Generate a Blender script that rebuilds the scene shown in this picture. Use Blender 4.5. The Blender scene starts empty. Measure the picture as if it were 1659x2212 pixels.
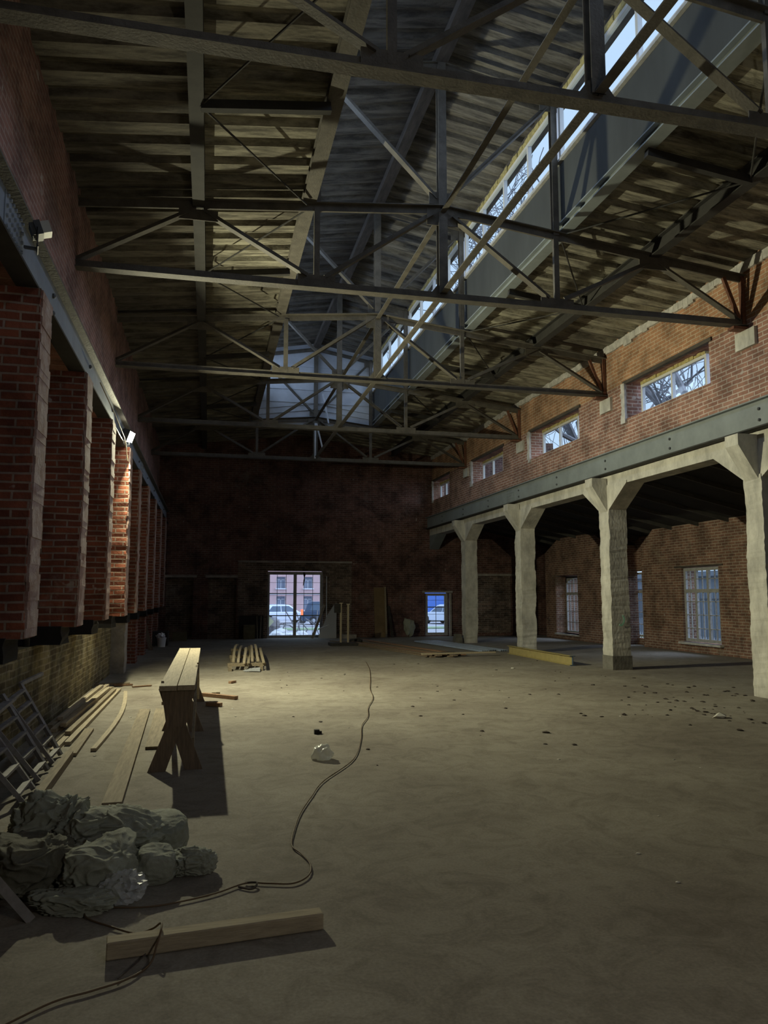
import bpy, bmesh, math, random
from mathutils import Vector, Matrix, noise
random.seed(7)
SC = bpy.context.scene
COL = SC.collection
V = Vector
# ------------------------------------------------------------------ camera
F_PX = 1660.0
PITCH, YAW = math.radians(6.2227), math.radians(12.804)
cam_data = bpy.data.cameras.new('camera'); cam = bpy.data.objects.new('camera', cam_data); COL.objects.link(cam)
cam_data.sensor_fit = 'HORIZONTAL'; cam_data.sensor_width = 36.0; cam_data.lens = 36.0 * F_PX / 1659.0
cam_data.clip_start = 0.05; cam_data.clip_end = 400
cam.location = (0, 0, 1.6)
cam.rotation_euler = (math.radians(90) + PITCH, 0, -YAW)
SC.camera = cam
# ------------------------------------------------------------------ render look
SC.view_settings.view_transform = 'Standard'; SC.view_settings.look = 'None'
SC.view_settings.gamma = 1.0; SC.view_settings.use_curve_mapping = False
SC.view_settings.exposure = 0.0
SC.cycles.use_denoising = True
SC.cycles.max_bounces = 8; SC.cycles.diffuse_bounces = 5; SC.cycles.glossy_bounces = 2
SC.cycles.transparent_max_bounces = 16; SC.cycles.transmission_bounces = 4
SC.cycles.caustics_reflective = False; SC.cycles.caustics_refractive = False
SC.cycles.sample_clamp_indirect = 4.0
# ------------------------------------------------------------------ world (overcast dusk sky)
world = bpy.data.worlds.new('sky'); SC.world = world; world.use_nodes = True
wn = world.node_tree; wn.nodes.clear()
wo = wn.nodes.new('ShaderNodeOutputWorld'); wb = wn.nodes.new('ShaderNodeBackground')
wb.inputs['Color'].default_value = (0.57, 0.75, 1.0, 1); wb.inputs['Strength'].default_value = 1.2
wn.links.new(wb.outputs[0], wo.inputs[0])

def lamp(name, kind, loc, energy, color, **kw):
    d = bpy.data.lights.new(name, kind); d.energy = energy; d.color = color
    for k, v in kw.items(): setattr(d, k, v)
    o = bpy.data.objects.new(name, d); o.location = loc; COL.objects.link(o); return o
def aim(o, direction):
    o.rotation_euler = V(direction).to_track_quat('-Z', 'Y').to_euler()
# soft dusk light of the cloudy sky, from the right and from the left, wide as a cloud bank
s = lamp('sky_light_right', 'SUN', (30, 10, 30), 3.0, (0.62, 0.74, 1.0), angle=math.radians(80)); aim(s, (-1.0, 0.25, -1.15))
s = lamp('sky_light_left', 'SUN', (-30, 10, 30), 1.0, (0.62, 0.74, 1.0), angle=math.radians(80)); aim(s, (1.0, 0.1, -1.2))

s = lamp('low_sky_light', 'SUN', (30, 12, 10), 4.0, (0.66, 0.74, 1.0), angle=math.radians(60)); aim(s, (-1.0, 0.1, -0.42))
# area light added outside the left lantern windows, lifts the hall's ambient light
s = lamp('lantern_daylight', 'AREA', (0.55, 9.5, 9.35), 560, (0.66, 0.77, 1.0), shape='RECTANGLE', size=34.0, size_y=1.4); s.rotation_euler = (math.radians(90), 0, math.radians(-90))

# ------------------------------------------------------------------ materials
def mat(name, color, rough=0.85, metal=0.0, noise_scale=None, amount=0.3, color2=None, bump=0.0, bump_scale=30.0,
        stretch=(1, 1, 1), detail=6, spec=None):
    m = bpy.data.materials.new(name); m.use_nodes = True
    nt = m.node_tree; b = nt.nodes['Principled BSDF']
    b.inputs['Base Color'].default_value = (*color, 1); b.inputs['Roughness'].default_value = rough
    b.inputs['Metallic'].default_value = metal
    if spec is not None: b.inputs['Specular IOR Level'].default_value = spec
    geo = nt.nodes.new('ShaderNodeNewGeometry'); mp = nt.nodes.new('ShaderNodeMapping')
    mp.inputs['Scale'].default_value = stretch
    nt.links.new(geo.outputs['Position'], mp.inputs['Vector'])
    if noise_scale:
        n = nt.nodes.new('ShaderNodeTexNoise'); n.inputs['Scale'].default_value = noise_scale; n.inputs['Detail'].default_value = detail
        n.inputs['Roughness'].default_value = 0.65
        nt.links.new(mp.outputs[0], n.inputs['Vector'])
        r = nt.nodes.new('ShaderNodeValToRGB')
        c2 = color2 or tuple(c * (1 - amount) for c in color)
        r.color_ramp.elements[0].position = 0.35; r.color_ramp.elements[0].color = (*c2, 1)
        r.color_ramp.elements[1].position = 0.65; r.color_ramp.elements[1].color = (*color, 1)
        nt.links.new(n.outputs['Fac'], r.inputs['Fac']); nt.links.new(r.outputs['Color'], b.inputs['Base Color'])
    if bump:
        n2 = nt.nodes.new('ShaderNodeTexNoise'); n2.inputs['Scale'].default_value = bump_scale; n2.inputs['Detail'].default_value = 5
        nt.links.new(mp.outputs[0], n2.inputs['Vector'])
        bp = nt.nodes.new('ShaderNodeBump'); bp.inputs['Strength'].default_value = bump; bp.inputs['Distance'].default_value = 0.02
        nt.links.new(n2.outputs['Fac'], bp.inputs['Height']); nt.links.new(bp.outputs[0], b.inputs['Normal'])
    return m

def brick_mat(name, c1, c2, mortar, patch=None, patch_amt=0.5, row=0.078, width=0.27, msize=0.012, upper=None, upper_z=0.0, dirt=0.45):
    """bricks laid on upright walls; u runs along the wall, v is height."""
    m = bpy.data.materials.new(name); m.use_nodes = True
    nt = m.node_tree; N = nt.nodes; L = nt.links; b = N['Principled BSDF']; b.inputs['Roughness'].default_value = 0.9
    b.inputs['Specular IOR Level'].default_value = 0.2
    geo = N.new('ShaderNodeNewGeometry'); sp = N.new('ShaderNodeSeparateXYZ'); L.new(geo.outputs['Position'], sp.inputs[0])
    sn = N.new('ShaderNodeSeparateXYZ'); L.new(geo.outputs['True Normal'], sn.inputs[0])
    ab = N.new('ShaderNodeMath'); ab.operation = 'ABSOLUTE'; L.new(sn.outputs['Y'], ab.inputs[0])
    gt = N.new('ShaderNodeMath'); gt.operation = 'GREATER_THAN'; gt.inputs[1].default_value = 0.6; L.new(ab.outputs[0], gt.inputs[0])
    mx = N.new('ShaderNodeMix'); mx.data_type = 'FLOAT'; L.new(gt.outputs[0], mx.inputs[0]); L.new(sp.outputs['Y'], mx.inputs[2]); L.new(sp.outputs['X'], mx.inputs[3])
    cb = N.new('ShaderNodeCombineXYZ'); L.new(mx.outputs[0], cb.inputs['X']); L.new(sp.outputs['Z'], cb.inputs['Y'])
    # wobble so courses are hand laid
    wn_ = N.new('ShaderNodeTexNoise'); wn_.inputs['Scale'].default_value = 2.3; wn_.inputs['Detail'].default_value = 3; L.new(geo.outputs['Position'], wn_.inputs['Vector'])
    vs = N.new('ShaderNodeVectorMath'); vs.operation = 'SCALE'; vs.inputs['Scale'].default_value = 0.03; L.new(wn_.outputs['Color'], vs.inputs[0])
    va = N.new('ShaderNodeVectorMath'); va.operation = 'ADD'; L.new(cb.outputs[0], va.inputs[0]); L.new(vs.outputs[0], va.inputs[1])
    br = N.new('ShaderNodeTexBrick'); L.new(va.outputs[0], br.inputs['Vector'])
    br.inputs['Scale'].default_value = 1.0; br.inputs['Row Height'].default_value = row; br.inputs['Brick Width'].default_value = width
    br.inputs['Mortar Size'].default_value = msize; br.inputs['Mortar Smooth'].default_value = 0.3; br.inputs['Bias'].default_value = 0.0
    br.inputs['Color1'].default_value = (*c1, 1); br.inputs['Color2'].default_value = (*c2, 1); br.inputs['Mortar'].default_value = (*mortar, 1)
    col = br.outputs['Color']
    if upper:
        br2 = N.new('ShaderNodeTexBrick'); L.new(va.outputs[0], br2.inputs['Vector'])
        for k in ('Scale', 'Row Height', 'Brick Width', 'Mortar Size', 'Mortar Smooth'): br2.inputs[k].default_value = br.inputs[k].default_value
        br2.inputs['Color1'].default_value = (*upper[0], 1); br2.inputs['Color2'].default_value = (*upper[1], 1); br2.inputs['Mortar'].default_value = (*upper[2], 1)
        zz = N.new('ShaderNodeMath'); zz.operation = 'GREATER_THAN'; zz.inputs[1].default_value = upper_z; L.new(sp.outputs['Z'], zz.inputs[0])
        mm = N.new('ShaderNodeMix'); mm.data_type = 'RGBA'; L.new(zz.outputs[0], mm.inputs[0]); L.new(col, mm.inputs[6]); L.new(br2.outputs['Color'], mm.inputs[7]); col = mm.outputs[2]
    # large stains
    n1 = N.new('ShaderNodeTexNoise'); n1.inputs['Scale'].default_value = 1.7; n1.inputs['Detail'].default_value = 9; n1.inputs['Roughness'].default_value = 0.7
    L.new(geo.outputs['Position'], n1.inputs['Vector'])
    r1 = N.new('ShaderNodeValToRGB'); r1.color_ramp.elements[0].position = 0.38; r1.color_ramp.elements[0].color = (1 - dirt,) * 3 + (1,)
    r1.color_ramp.elements[1].position = 0.6; r1.color_ramp.elements[1].color = (1.15, 1.12, 1.1, 1)
    L.new(n1.outputs['Fac'], r1.inputs['Fac'])
    mu = N.new('ShaderNodeMix'); mu.data_type = 'RGBA'; mu.blend_type = 'MULTIPLY'; mu.inputs[0].default_value = 1.0; L.new(col, mu.inputs[6]); L.new(r1.outputs['Color'], mu.inputs[7]); col = mu.outputs[2]
    if patch:
        n2 = N.new('ShaderNodeTexNoise'); n2.inputs['Scale'].default_value = 0.9; n2.inputs['Detail'].default_value = 10; n2.inputs['Roughness'].default_value = 0.75
        L.new(geo.outputs['Position'], n2.inputs['Vector'])
        r2 = N.new('ShaderNodeValToRGB'); r2.color_ramp.elements[0].position = 0.57; r2.color_ramp.elements[0].color = (0, 0, 0, 1)
        r2.color_ramp.elements[1].position = 0.68; r2.color_ramp.elements[1].color = (patch_amt,) * 3 + (1,)
        L.new(n2.outputs['Fac'], r2.inputs['Fac'])
        mp_ = N.new('ShaderNodeMix'); mp_.data_type = 'RGBA'; L.new(r2.outputs['Color'], mp_.inputs[0]); L.new(col, mp_.inputs[6]); mp_.inputs[7].default_value = (*patch, 1); col = mp_.outputs[2]
    n3 = N.new('ShaderNodeTexNoise'); n3.inputs['Scale'].default_value = 3.3; n3.inputs['Detail'].default_value = 3; n3.inputs['Roughness'].default_value = 0.6; L.new(geo.outputs['Position'], n3.inputs['Vector'])
    r3 = N.new('ShaderNodeValToRGB'); r3.color_ramp.elements[0].position = 0.70; r3.color_ramp.elements[0].color = (0, 0, 0, 1); r3.color_ramp.elements[1].position = 0.735; r3.color_ramp.elements[1].color = (0.8,) * 3 + (1,); L.new(n3.outputs['Fac'], r3.inputs['Fac'])
    ms = N.new('ShaderNodeMix'); ms.data_type = 'RGBA'; L.new(r3.outputs['Color'], ms.inputs[0]); L.new(col, ms.inputs[6]); ms.inputs[7].default_value = (0.46, 0.41, 0.36, 1); col = ms.outputs[2]
    L.new(col, b.inputs['Base Color'])
    fn = N.new('ShaderNodeTexNoise'); fn.inputs['Scale'].default_value = 22; fn.inputs['Detail'].default_value = 4; L.new(geo.outputs['Position'], fn.inputs['Vector'])
    inv = N.new('ShaderNodeMath'); inv.operation = 'SUBTRACT'; L.new(fn.outputs['Fac'], inv.inputs[0]); L.new(br.outputs['Fac'], inv.inputs[1])
    bp = N.new('ShaderNodeBump'); bp.inputs['Strength'].default_value = 0.7; bp.inputs['Distance'].default_value = 0.015
    L.new(inv.outputs[0], bp.inputs['Height']); L.new(bp.outputs[0], b.inputs['Normal'])
    return m

def glass_mat(name, tint=(0.93, 0.96, 0.97), refl=0.06):
    m = bpy.data.materials.new(name); m.use_nodes = True; nt = m.node_tree; nt.nodes.clear()
    o = nt.nodes.new('ShaderNodeOutputMaterial'); mx = nt.nodes.new('ShaderNodeMixShader'); t = nt.nodes.new('ShaderNodeBsdfTransparent'); g = nt.nodes.new('ShaderNodeBsdfGlossy')
    t.inputs['Color'].default_value = (*tint, 1); g.inputs['Roughness'].default_value = 0.05; mx.inputs[0].default_value = refl
    nt.links.new(t.outputs[0], mx.inputs[1]); nt.links.new(g.outputs[0], mx.inputs[2]); nt.links.new(mx.outputs[0], o.inputs[0]); return m
def emit_mat(name, color, strength):
    m = bpy.data.materials.new(name); m.use_nodes = True; b = m.node_tree.nodes['Principled BSDF']
    b.inputs['Base Color'].default_value = (*color, 1); b.inputs['Emission Color'].default_value = (*color, 1); b.inputs['Emission Strength'].default_value = strength; return m
def film_mat(name, color, alpha):
    m = bpy.data.materials.new(name); m.use_nodes = True; b = m.node_tree.nodes['Principled BSDF']
    b.inputs['Base Color'].default_value = (*color, 1); b.inputs['Roughness'].default_value = 0.25; b.inputs['Alpha'].default_value = alpha; return m

M = {}
M['floor'] = None
M['brick'] = brick_mat('red_brick', (0.35, 0.195, 0.145), (0.27, 0.145, 0.11), (0.50, 0.42, 0.36), patch=(0.42, 0.36, 0.31), patch_amt=0.45,
                       upper=((0.44, 0.25, 0.15), (0.37, 0.20, 0.115), (0.52, 0.41, 0.30)), upper_z=6.22)
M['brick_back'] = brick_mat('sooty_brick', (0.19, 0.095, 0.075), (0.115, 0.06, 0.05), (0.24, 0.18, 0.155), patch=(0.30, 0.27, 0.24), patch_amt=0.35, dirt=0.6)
M['brick_grey'] = brick_mat('grey_infill_brick', (0.24, 0.17, 0.13), (0.10, 0.075, 0.06), (0.30, 0.26, 0.22), patch=(0.33, 0.30, 0.27), patch_amt=0.5, dirt=0.6)
M['brick_pier'] = brick_mat('pier_brick', (0.30, 0.105, 0.06), (0.17, 0.06, 0.04), (0.33, 0.26, 0.21), patch=(0.45, 0.36, 0.30), patch_amt=0.4)
M['brick_aisle'] = brick_mat('aisle_brick', (0.29, 0.165, 0.115), (0.20, 0.115, 0.085), (0.42, 0.35, 0.28), patch=(0.36, 0.30, 0.22), patch_amt=0.4)
M['brick_left'] = brick_mat('muted_upper_brick', (0.30, 0.165, 0.13), (0.22, 0.12, 0.095), (0.34, 0.25, 0.21), patch=(0.42, 0.35, 0.31), patch_amt=0.4)
M['brick_mossy'] = brick_mat('stained_yellow_brick', (0.25, 0.21, 0.10), (0.13, 0.10, 0.05), (0.30, 0.26, 0.16), patch=(0.42, 0.39, 0.28), patch_amt=0.7, dirt=0.7)
M['plaster'] = mat('old_plaster', (0.42, 0.38, 0.33), 0.95, noise_scale=3, amount=0.45, bump=0.5, bump_scale=12)
M['worn'] = mat('worn_pink_plaster', (0.46, 0.36, 0.32), 0.95, noise_scale=5, color2=(0.24, 0.13, 0.10), bump=0.5, bump_scale=25)
M['jamb'] = mat('white_plaster', (0.62, 0.60, 0.56), 0.95, noise_scale=6, amount=0.4, bump=0.4, bump_scale=25)
M['concrete'] = mat('cast_concrete', (0.62, 0.60, 0.52), 0.9, noise_scale=3.5, color2=(0.36, 0.345, 0.30), bump=0.45, bump_scale=20, stretch=(1, 1, 0.5))
M['concrete_dark'] = mat('damp_concrete', (0.20, 0.19, 0.16), 0.9, noise_scale=5, amount=0.4, bump=0.5, bump_scale=14)
M['curb'] = mat('grey_curb_board', (0.055, 0.06, 0.06), 0.85, noise_scale=1.2, amount=0.35, stretch=(1, 1, 0.3))
M['steel'] = mat('dusty_truss_steel', (0.12, 0.108, 0.088), 0.75, noise_scale=5, amount=0.4, bump=0.3, bump_scale=40)
M['steel_dark'] = mat('dark_purlin_steel', (0.04, 0.038, 0.034), 0.8, noise_scale=4, amount=0.4)
M['beam'] = mat('grey_painted_beam', (0.235, 0.265, 0.27), 0.55, noise_scale=2.5, amount=0.2)
M['beam_left'] = mat('blue_grey_painted_beam', (0.25, 0.29, 0.34), 0.55, noise_scale=2.5, amount=0.25)
M['rust'] = mat('rusty_steel', (0.20, 0.085, 0.05), 0.85, noise_scale=14, amount=0.5)
M['bolt'] = mat('bolt_steel', (0.08, 0.085, 0.09), 0.6)
M['tar'] = mat('tarred_slab', (0.012, 0.011, 0.01), 0.9, noise_scale=9, amount=0.5)
M['roof_slab'] = None
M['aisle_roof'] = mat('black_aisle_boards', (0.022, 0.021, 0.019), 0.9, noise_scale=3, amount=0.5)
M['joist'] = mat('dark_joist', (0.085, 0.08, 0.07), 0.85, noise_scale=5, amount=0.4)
M['pvc'] = mat('white_window_frame', (0.62, 0.63, 0.62), 0.5)
M['pvc_old'] = mat('painted_old_frame', (0.46, 0.46, 0.45), 0.7, noise_scale=12, amount=0.3)
M['foam'] = mat('yellow_mounting_foam', (0.55, 0.47, 0.20), 0.95, noise_scale=12, amount=0.4, bump=1.0, bump_scale=30)
M['glass'] = glass_mat('window_glass')
M['lantern_board'] = mat('pale_lantern_sheet', (0.55, 0.60, 0.68), 0.8, noise_scale=1.2, amount=0.25)
M['lintel'] = mat('dark_timber_lintel', (0.10, 0.085, 0.07), 0.9, noise_scale=12, amount=0.5, stretch=(1, 0.2, 1))
M['wood'] = mat('dusty_plank_wood', (0.50, 0.42, 0.29), 0.8, noise_scale=9, amount=0.3, stretch=(6, 0.4, 6), bump=0.2)
M['wood_x'] = mat('sawn_timber', (0.42, 0.35, 0.23), 0.8, noise_scale=9, amount=0.3, stretch=(0.5, 6, 6), bump=0.2)
M['wood_old'] = mat('weathered_board', (0.34, 0.28, 0.19), 0.85, noise_scale=8, amount=0.4, stretch=(5, 0.4, 5))
M['wood_dark'] = mat('brown_trestle_wood', (0.25, 0.19, 0.13), 0.8, noise_scale=9, amount=0.4, stretch=(6, 6, 0.6))
M['wood_red'] = mat('reddish_timber', (0.33, 0.20, 0.12), 0.8, noise_scale=9, amount=0.3, stretch=(4, 0.4, 4))
M['plywood'] = mat('brown_board', (0.22, 0.15, 0.07), 0.8, noise_scale=3, amount=0.3)
M['sack'] = mat('woven_grey_green_sack', (0.34, 0.36, 0.29), 0.85, noise_scale=5, amount=0.25, bump=0.25, bump_scale=160)
M['sack_dark'] = mat('dirty_sack', (0.17, 0.165, 0.12), 0.9, noise_scale=4, amount=0.35, bump=0.25, bump_scale=160)
M['film'] = film_mat('clear_plastic', (0.75, 0.78, 0.78), 0.35)
M['film_milky'] = film_mat('milky_plastic_sheet', (0.50, 0.52, 0.55), 0.75)
M['film_dome'] = film_mat('frosted_plastic', (0.80, 0.82, 0.76), 0.6)
M['rack'] = mat('grey_rack_steel', (0.28, 0.265, 0.255), 0.7, noise_scale=10, amount=0.4)
M['cord'] = mat('brown_cable', (0.13, 0.085, 0.045), 0.7)
M['ibeam'] = mat('ochre_primed_steel', (0.40, 0.33, 0.13), 0.6, noise_scale=6, amount=0.2)
M['ibeam_end'] = mat('blue_steel_end', (0.07, 0.11, 0.17), 0.6)
M['zinc'] = mat('corrugated_zinc', (0.42, 0.48, 0.55), 0.45, 0.3, noise_scale=6, amount=0.2)
M['white'] = mat('white_plastic', (0.72, 0.74, 0.76), 0.6)
M['dark'] = mat('dark_clutter', (0.05, 0.045, 0.04), 0.9, noise_scale=8, amount=0.5)
M['crate'] = mat('olive_board', (0.16, 0.14, 0.08), 0.85, noise_scale=6, amount=0.3)
M['chip'] = mat('dark_debris', (0.07, 0.055, 0.045), 0.95)
M['chip_pale'] = mat('pale_debris', (0.60, 0.58, 0.52), 0.9)
M['lamp_body'] = mat('lamp_housing', (0.06, 0.065, 0.07), 0.5)
M['lamp_face'] = emit_mat('lamp_face_glow', (1.0, 0.97, 0.78), 60.0)
M['lamp_off'] = mat('unlit_lamp_lens', (0.75, 0.75, 0.68), 0.3)
M['lamp_dim'] = mat('unlit_lamp_glass', (0.45, 0.45, 0.40), 0.4)
# outdoors
M['asphalt'] = mat('wet_pale_paving', (0.42, 0.42, 0.46), 0.8, noise_scale=0.8, amount=0.3)
M['grass'] = mat('pale_grass', (0.27, 0.36, 0.22), 0.95, noise_scale=4, amount=0.35)
M['pink'] = mat('pink_render', (0.62, 0.42, 0.42), 0.9, noise_scale=0.5, amount=0.15)
M['win_out'] = mat('street_window_glass', (0.30, 0.35, 0.45), 0.2)
M['car_dark'] = mat('dark_blue_car_paint', (0.06, 0.09, 0.15), 0.3)
M['car_white'] = mat('white_car_paint', (0.70, 0.76, 0.88), 0.3)
M['car_glass'] = mat('car_window_glass', (0.10, 0.14, 0.20), 0.1)
M['tyre'] = mat('tyre_rubber', (0.03, 0.03, 0.035), 0.9)
M['rim'] = mat('wheel_rim', (0.45, 0.47, 0.52), 0.4)
M['tail'] = emit_mat('lit_tail_lamp', (1.0, 0.16, 0.06), 1.6)
M['bark'] = mat('grey_bark', (0.24, 0.235, 0.25), 0.9, noise_scale=5, amount=0.4)
M['fence'] = mat('dark_fence_paint', (0.10, 0.12, 0.14), 0.6)
M['yard_wall'] = mat('grey_yard_wall', (0.22, 0.25, 0.30), 0.9, noise_scale=0.7, amount=0.2)
M['blue'] = mat('blue_panel', (0.08, 0.20, 0.62), 0.6)
M['yellow_paper'] = mat('pale_yellow_card', (0.70, 0.70, 0.42), 0.8)
_n = M['yellow_paper'].node_tree; _t = _n.nodes.new('ShaderNodeBsdfTranslucent'); _t.inputs['Color'].default_value = (0.95, 0.95, 0.62, 1); _m = _n.nodes.new('ShaderNodeMixShader'); _m.inputs[0].default_value = 0.8
_n.links.new(_n.nodes['Principled BSDF'].outputs[0], _m.inputs[1]); _n.links.new(_t.outputs[0], _m.inputs[2]); _n.links.new(_m.outputs[0], _n.nodes['Material Output'].inputs[0])
M['tile_white'] = mat('pale_roof_edge', (0.70, 0.74, 0.80), 0.7)
M['chalk'] = mat('mint_spray_paint', (0.30, 0.62, 0.45), 0.8)

def floor_material():
    m = mat('dusty_concrete_floor', (0.30, 0.265, 0.205), 0.9, bump=0.35, bump_scale=9)
    nt = m.node_tree; N = nt.nodes; L = nt.links; b = N['Principled BSDF']
    geo = N.new('ShaderNodeNewGeometry')
    a = N.new('ShaderNodeTexNoise'); a.inputs['Scale'].default_value = 0.45; a.inputs['Detail'].default_value = 9; a.inputs['Roughness'].default_value = 0.6
    L.new(geo.outputs['Position'], a.inputs['Vector'])
    r = N.new('ShaderNodeValToRGB'); e = r.color_ramp.elements
    e[0].position = 0.34; e[0].color = (0.215, 0.187, 0.15, 1); e[1].position = 0.60; e[1].color = (0.325, 0.296, 0.24, 1)
    L.new(a.outputs['Fac'], r.inputs['Fac'])
    f = N.new('ShaderNodeTexNoise'); f.inputs['Scale'].default_value = 60; f.inputs['Detail'].default_value = 3; L.new(geo.outputs['Position'], f.inputs['Vector'])
    r2 = N.new('ShaderNodeValToRGB'); r2.color_ramp.elements[0].position = 0.3; r2.color_ramp.elements[0].color = (0.82, 0.82, 0.82, 1); r2.color_ramp.elements[1].position = 0.7; r2.color_ramp.elements[1].color = (1.06, 1.06, 1.06, 1)
    L.new(f.outputs['Fac'], r2.inputs['Fac'])
    # scuffs and trodden dust
    k = N.new('ShaderNodeTexNoise'); k.inputs['Scale'].default_value = 3.2; k.inputs['Detail'].default_value = 10; k.inputs['Roughness'].default_value = 0.75; k.inputs['Distortion'].default_value = 1.2
    L.new(geo.outputs['Position'], k.inputs['Vector'])
    rk = N.new('ShaderNodeValToRGB'); rk.color_ramp.elements[0].position = 0.36; rk.color_ramp.elements[0].color = (0.72, 0.70, 0.68, 1); rk.color_ramp.elements[1].position = 0.56; rk.color_ramp.elements[1].color = (1.03, 1.03, 1.03, 1)
    L.new(k.outputs['Fac'], rk.inputs['Fac'])
    # white splashes of dried plaster
    p = N.new('ShaderNodeTexNoise'); p.inputs['Scale'].default_value = 1.3; p.inputs['Detail'].default_value = 4; L.new(geo.outputs['Position'], p.inputs['Vector'])
    r3 = N.new('ShaderNodeValToRGB'); r3.color_ramp.elements[0].position = 0.70; r3.color_ramp.elements[0].color = (0, 0, 0, 1); r3.color_ramp.elements[1].position = 0.78; r3.color_ramp.elements[1].color = (0.55,) * 3 + (1,)
    L.new(p.outputs['Fac'], r3.inputs['Fac'])
    mu = N.new('ShaderNodeMix'); mu.data_type = 'RGBA'; mu.blend_type = 'MULTIPLY'; mu.inputs[0].default_value = 1; L.new(r.outputs['Color'], mu.inputs[6]); L.new(r2.outputs['Color'], mu.inputs[7])
    mk = N.new('ShaderNodeMix'); mk.data_type = 'RGBA'; mk.blend_type = 'MULTIPLY'; mk.inputs[0].default_value = 1; L.new(mu.outputs[2], mk.inputs[6]); L.new(rk.outputs['Color'], mk.inputs[7])
    mw = N.new('ShaderNodeMix'); mw.data_type = 'RGBA'; L.new(r3.outputs['Color'], mw.inputs[0]); L.new(mk.outputs[2], mw.inputs[6]); mw.inputs[7].default_value = (0.46, 0.44, 0.41, 1)
    L.new(mw.outputs[2], b.inputs['Base Color']); return m
M['floor'] = floor_material()

def roof_material(name, c_light, c_dark):
    m = mat(name, c_light, 0.9, bump=0.4, bump_scale=18)
    nt = m.node_tree; N = nt.nodes; L = nt.links; b = N['Principled BSDF']
    geo = N.new('ShaderNodeNewGeometry'); mp = N.new('ShaderNodeMapping'); mp.inputs['Scale'].default_value = (0.9, 6.0, 1.0); L.new(geo.outputs['Position'], mp.inputs['Vector'])
    a = N.new('ShaderNodeTexNoise'); a.inputs['Scale'].default_value = 1.6; a.inputs['Detail'].default_value = 9; a.inputs['Roughness'].default_value = 0.72; L.new(mp.outputs[0], a.inputs['Vector'])
    r = N.new('ShaderNodeValToRGB'); e = r.color_ramp.elements
    e[0].position = 0.40; e[0].color = (*c_dark, 1); e[1].position = 0.60; e[1].color = (*c_light, 1)
    L.new(a.outputs['Fac'], r.inputs['Fac'])
    g = N.new('ShaderNodeTexNoise'); g.inputs['Scale'].default_value = 0.5; g.inputs['Detail'].default_value = 7; L.new(geo.outputs['Position'], g.inputs['Vector'])
    r2 = N.new('ShaderNodeValToRGB'); r2.color_ramp.elements[0].position = 0.35; r2.color_ramp.elements[0].color = (0.5, 0.48, 0.46, 1); r2.color_ramp.elements[1].position = 0.6; r2.color_ramp.elements[1].color = (1.05, 1.05, 1.0, 1)
    L.new(g.outputs['Fac'], r2.inputs['Fac'])
    mu = N.new('ShaderNodeMix'); mu.data_type = 'RGBA'; mu.blend_type = 'MULTIPLY'; mu.inputs[0].default_value = 1; L.new(r.outputs['Color'], mu.inputs[6]); L.new(r2.outputs['Color'], mu.inputs[7])
    L.new(mu.outputs[2], b.inputs['Base Color']); return m
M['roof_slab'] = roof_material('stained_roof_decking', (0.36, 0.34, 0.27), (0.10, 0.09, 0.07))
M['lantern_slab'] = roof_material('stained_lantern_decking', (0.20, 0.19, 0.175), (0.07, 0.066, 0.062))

# ------------------------------------------------------------------ object helpers
def tag(o, label=None, cat=None, group=None, kind=None):
    if label: o['label'] = label
    if cat: o['category'] = cat
    if group: o['group'] = group
    if kind: o['kind'] = kind
    return o
def link_mesh(name, bm, material, parent=None, smooth=False, origin=None):
    """bm holds world coordinates; the object's origin goes to origin (or the parent's place)."""
    if parent is not None: org = world_of(parent)
    else: org = V(origin) if origin is not None else V((0, 0, 0))
    bmesh.ops.translate(bm, verts=bm.verts, vec=-org)
    bmesh.ops.recalc_face_normals(bm, faces=bm.faces)
    me = bpy.data.meshes.new(name); bm.to_mesh(me); bm.free()
    me.materials.append(material)
    if smooth:
        for p in me.polygons: p.use_smooth = True
    o = bpy.data.objects.new(name, me); COL.objects.link(o)
    if parent is not None: o.parent = parent
    else: o.location = org
    return o
def world_of(o):
    p = V(o.location)
    while o.parent: o = o.parent; p += V(o.location)
    return p
def thing(name, label, cat, loc, group=None, kind=None):
    o = bpy.data.objects.new(name, None); COL.objects.link(o); o.location = loc; o.empty_display_size = 0.2
    return tag(o, label, cat, group, kind)
def copy_tree(o, parent=None, offset=(0, 0, 0)):
    c = o.copy(); COL.objects.link(c); c.parent = parent
    if parent is None: c.location = V(o.location) + V(offset)
    for ch in list(o.children): copy_tree(ch, c)
    return c
def nb(): return bmesh.new()
def quad(bm, pts): return bm.faces.new([bm.verts.new(p) for p in pts])
def box(bm, x0, x1, y0, y1, z0, z1):
    v = [bm.verts.new((x, y, z)) for z in (z0, z1) for y in (y0, y1) for x in (x0, x1)]
    for f in ((0, 2, 3, 1), (4, 5, 7, 6), (0, 1, 5, 4), (2, 6, 7, 3), (0, 4, 6, 2), (1, 3, 7, 5)): bm.faces.new([v[i] for i in f])
    return v
def frame_of(p, q, up=(0, 0, 1)):
    d = (V(q) - V(p)); L = d.length; d = d / L
    u = V(up); s = d.cross(u)
    if s.length < 1e-4: u = V((0, 1, 0)); s = d.cross(u)
    s.normalize(); u = s.cross(d); return d, s, u, L
def extrude_profile(bm, p, q, prof, up=(0, 0, 1)):
    """closed profile [(side, up), ...] swept from p to q"""
    d, s, u, L = frame_of(p, q, up)
    a = [bm.verts.new(V(p) + s * x + u * y) for x, y in prof]; b = [bm.verts.new(V(q) + s * x + u * y) for x, y in prof]
    n = len(prof)
    for i in range(n): bm.faces.new((a[i], a[(i + 1) % n], b[(i + 1) % n], b[i]))
    bm.faces.new(a[::-1]); bm.faces.new(b)
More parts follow.
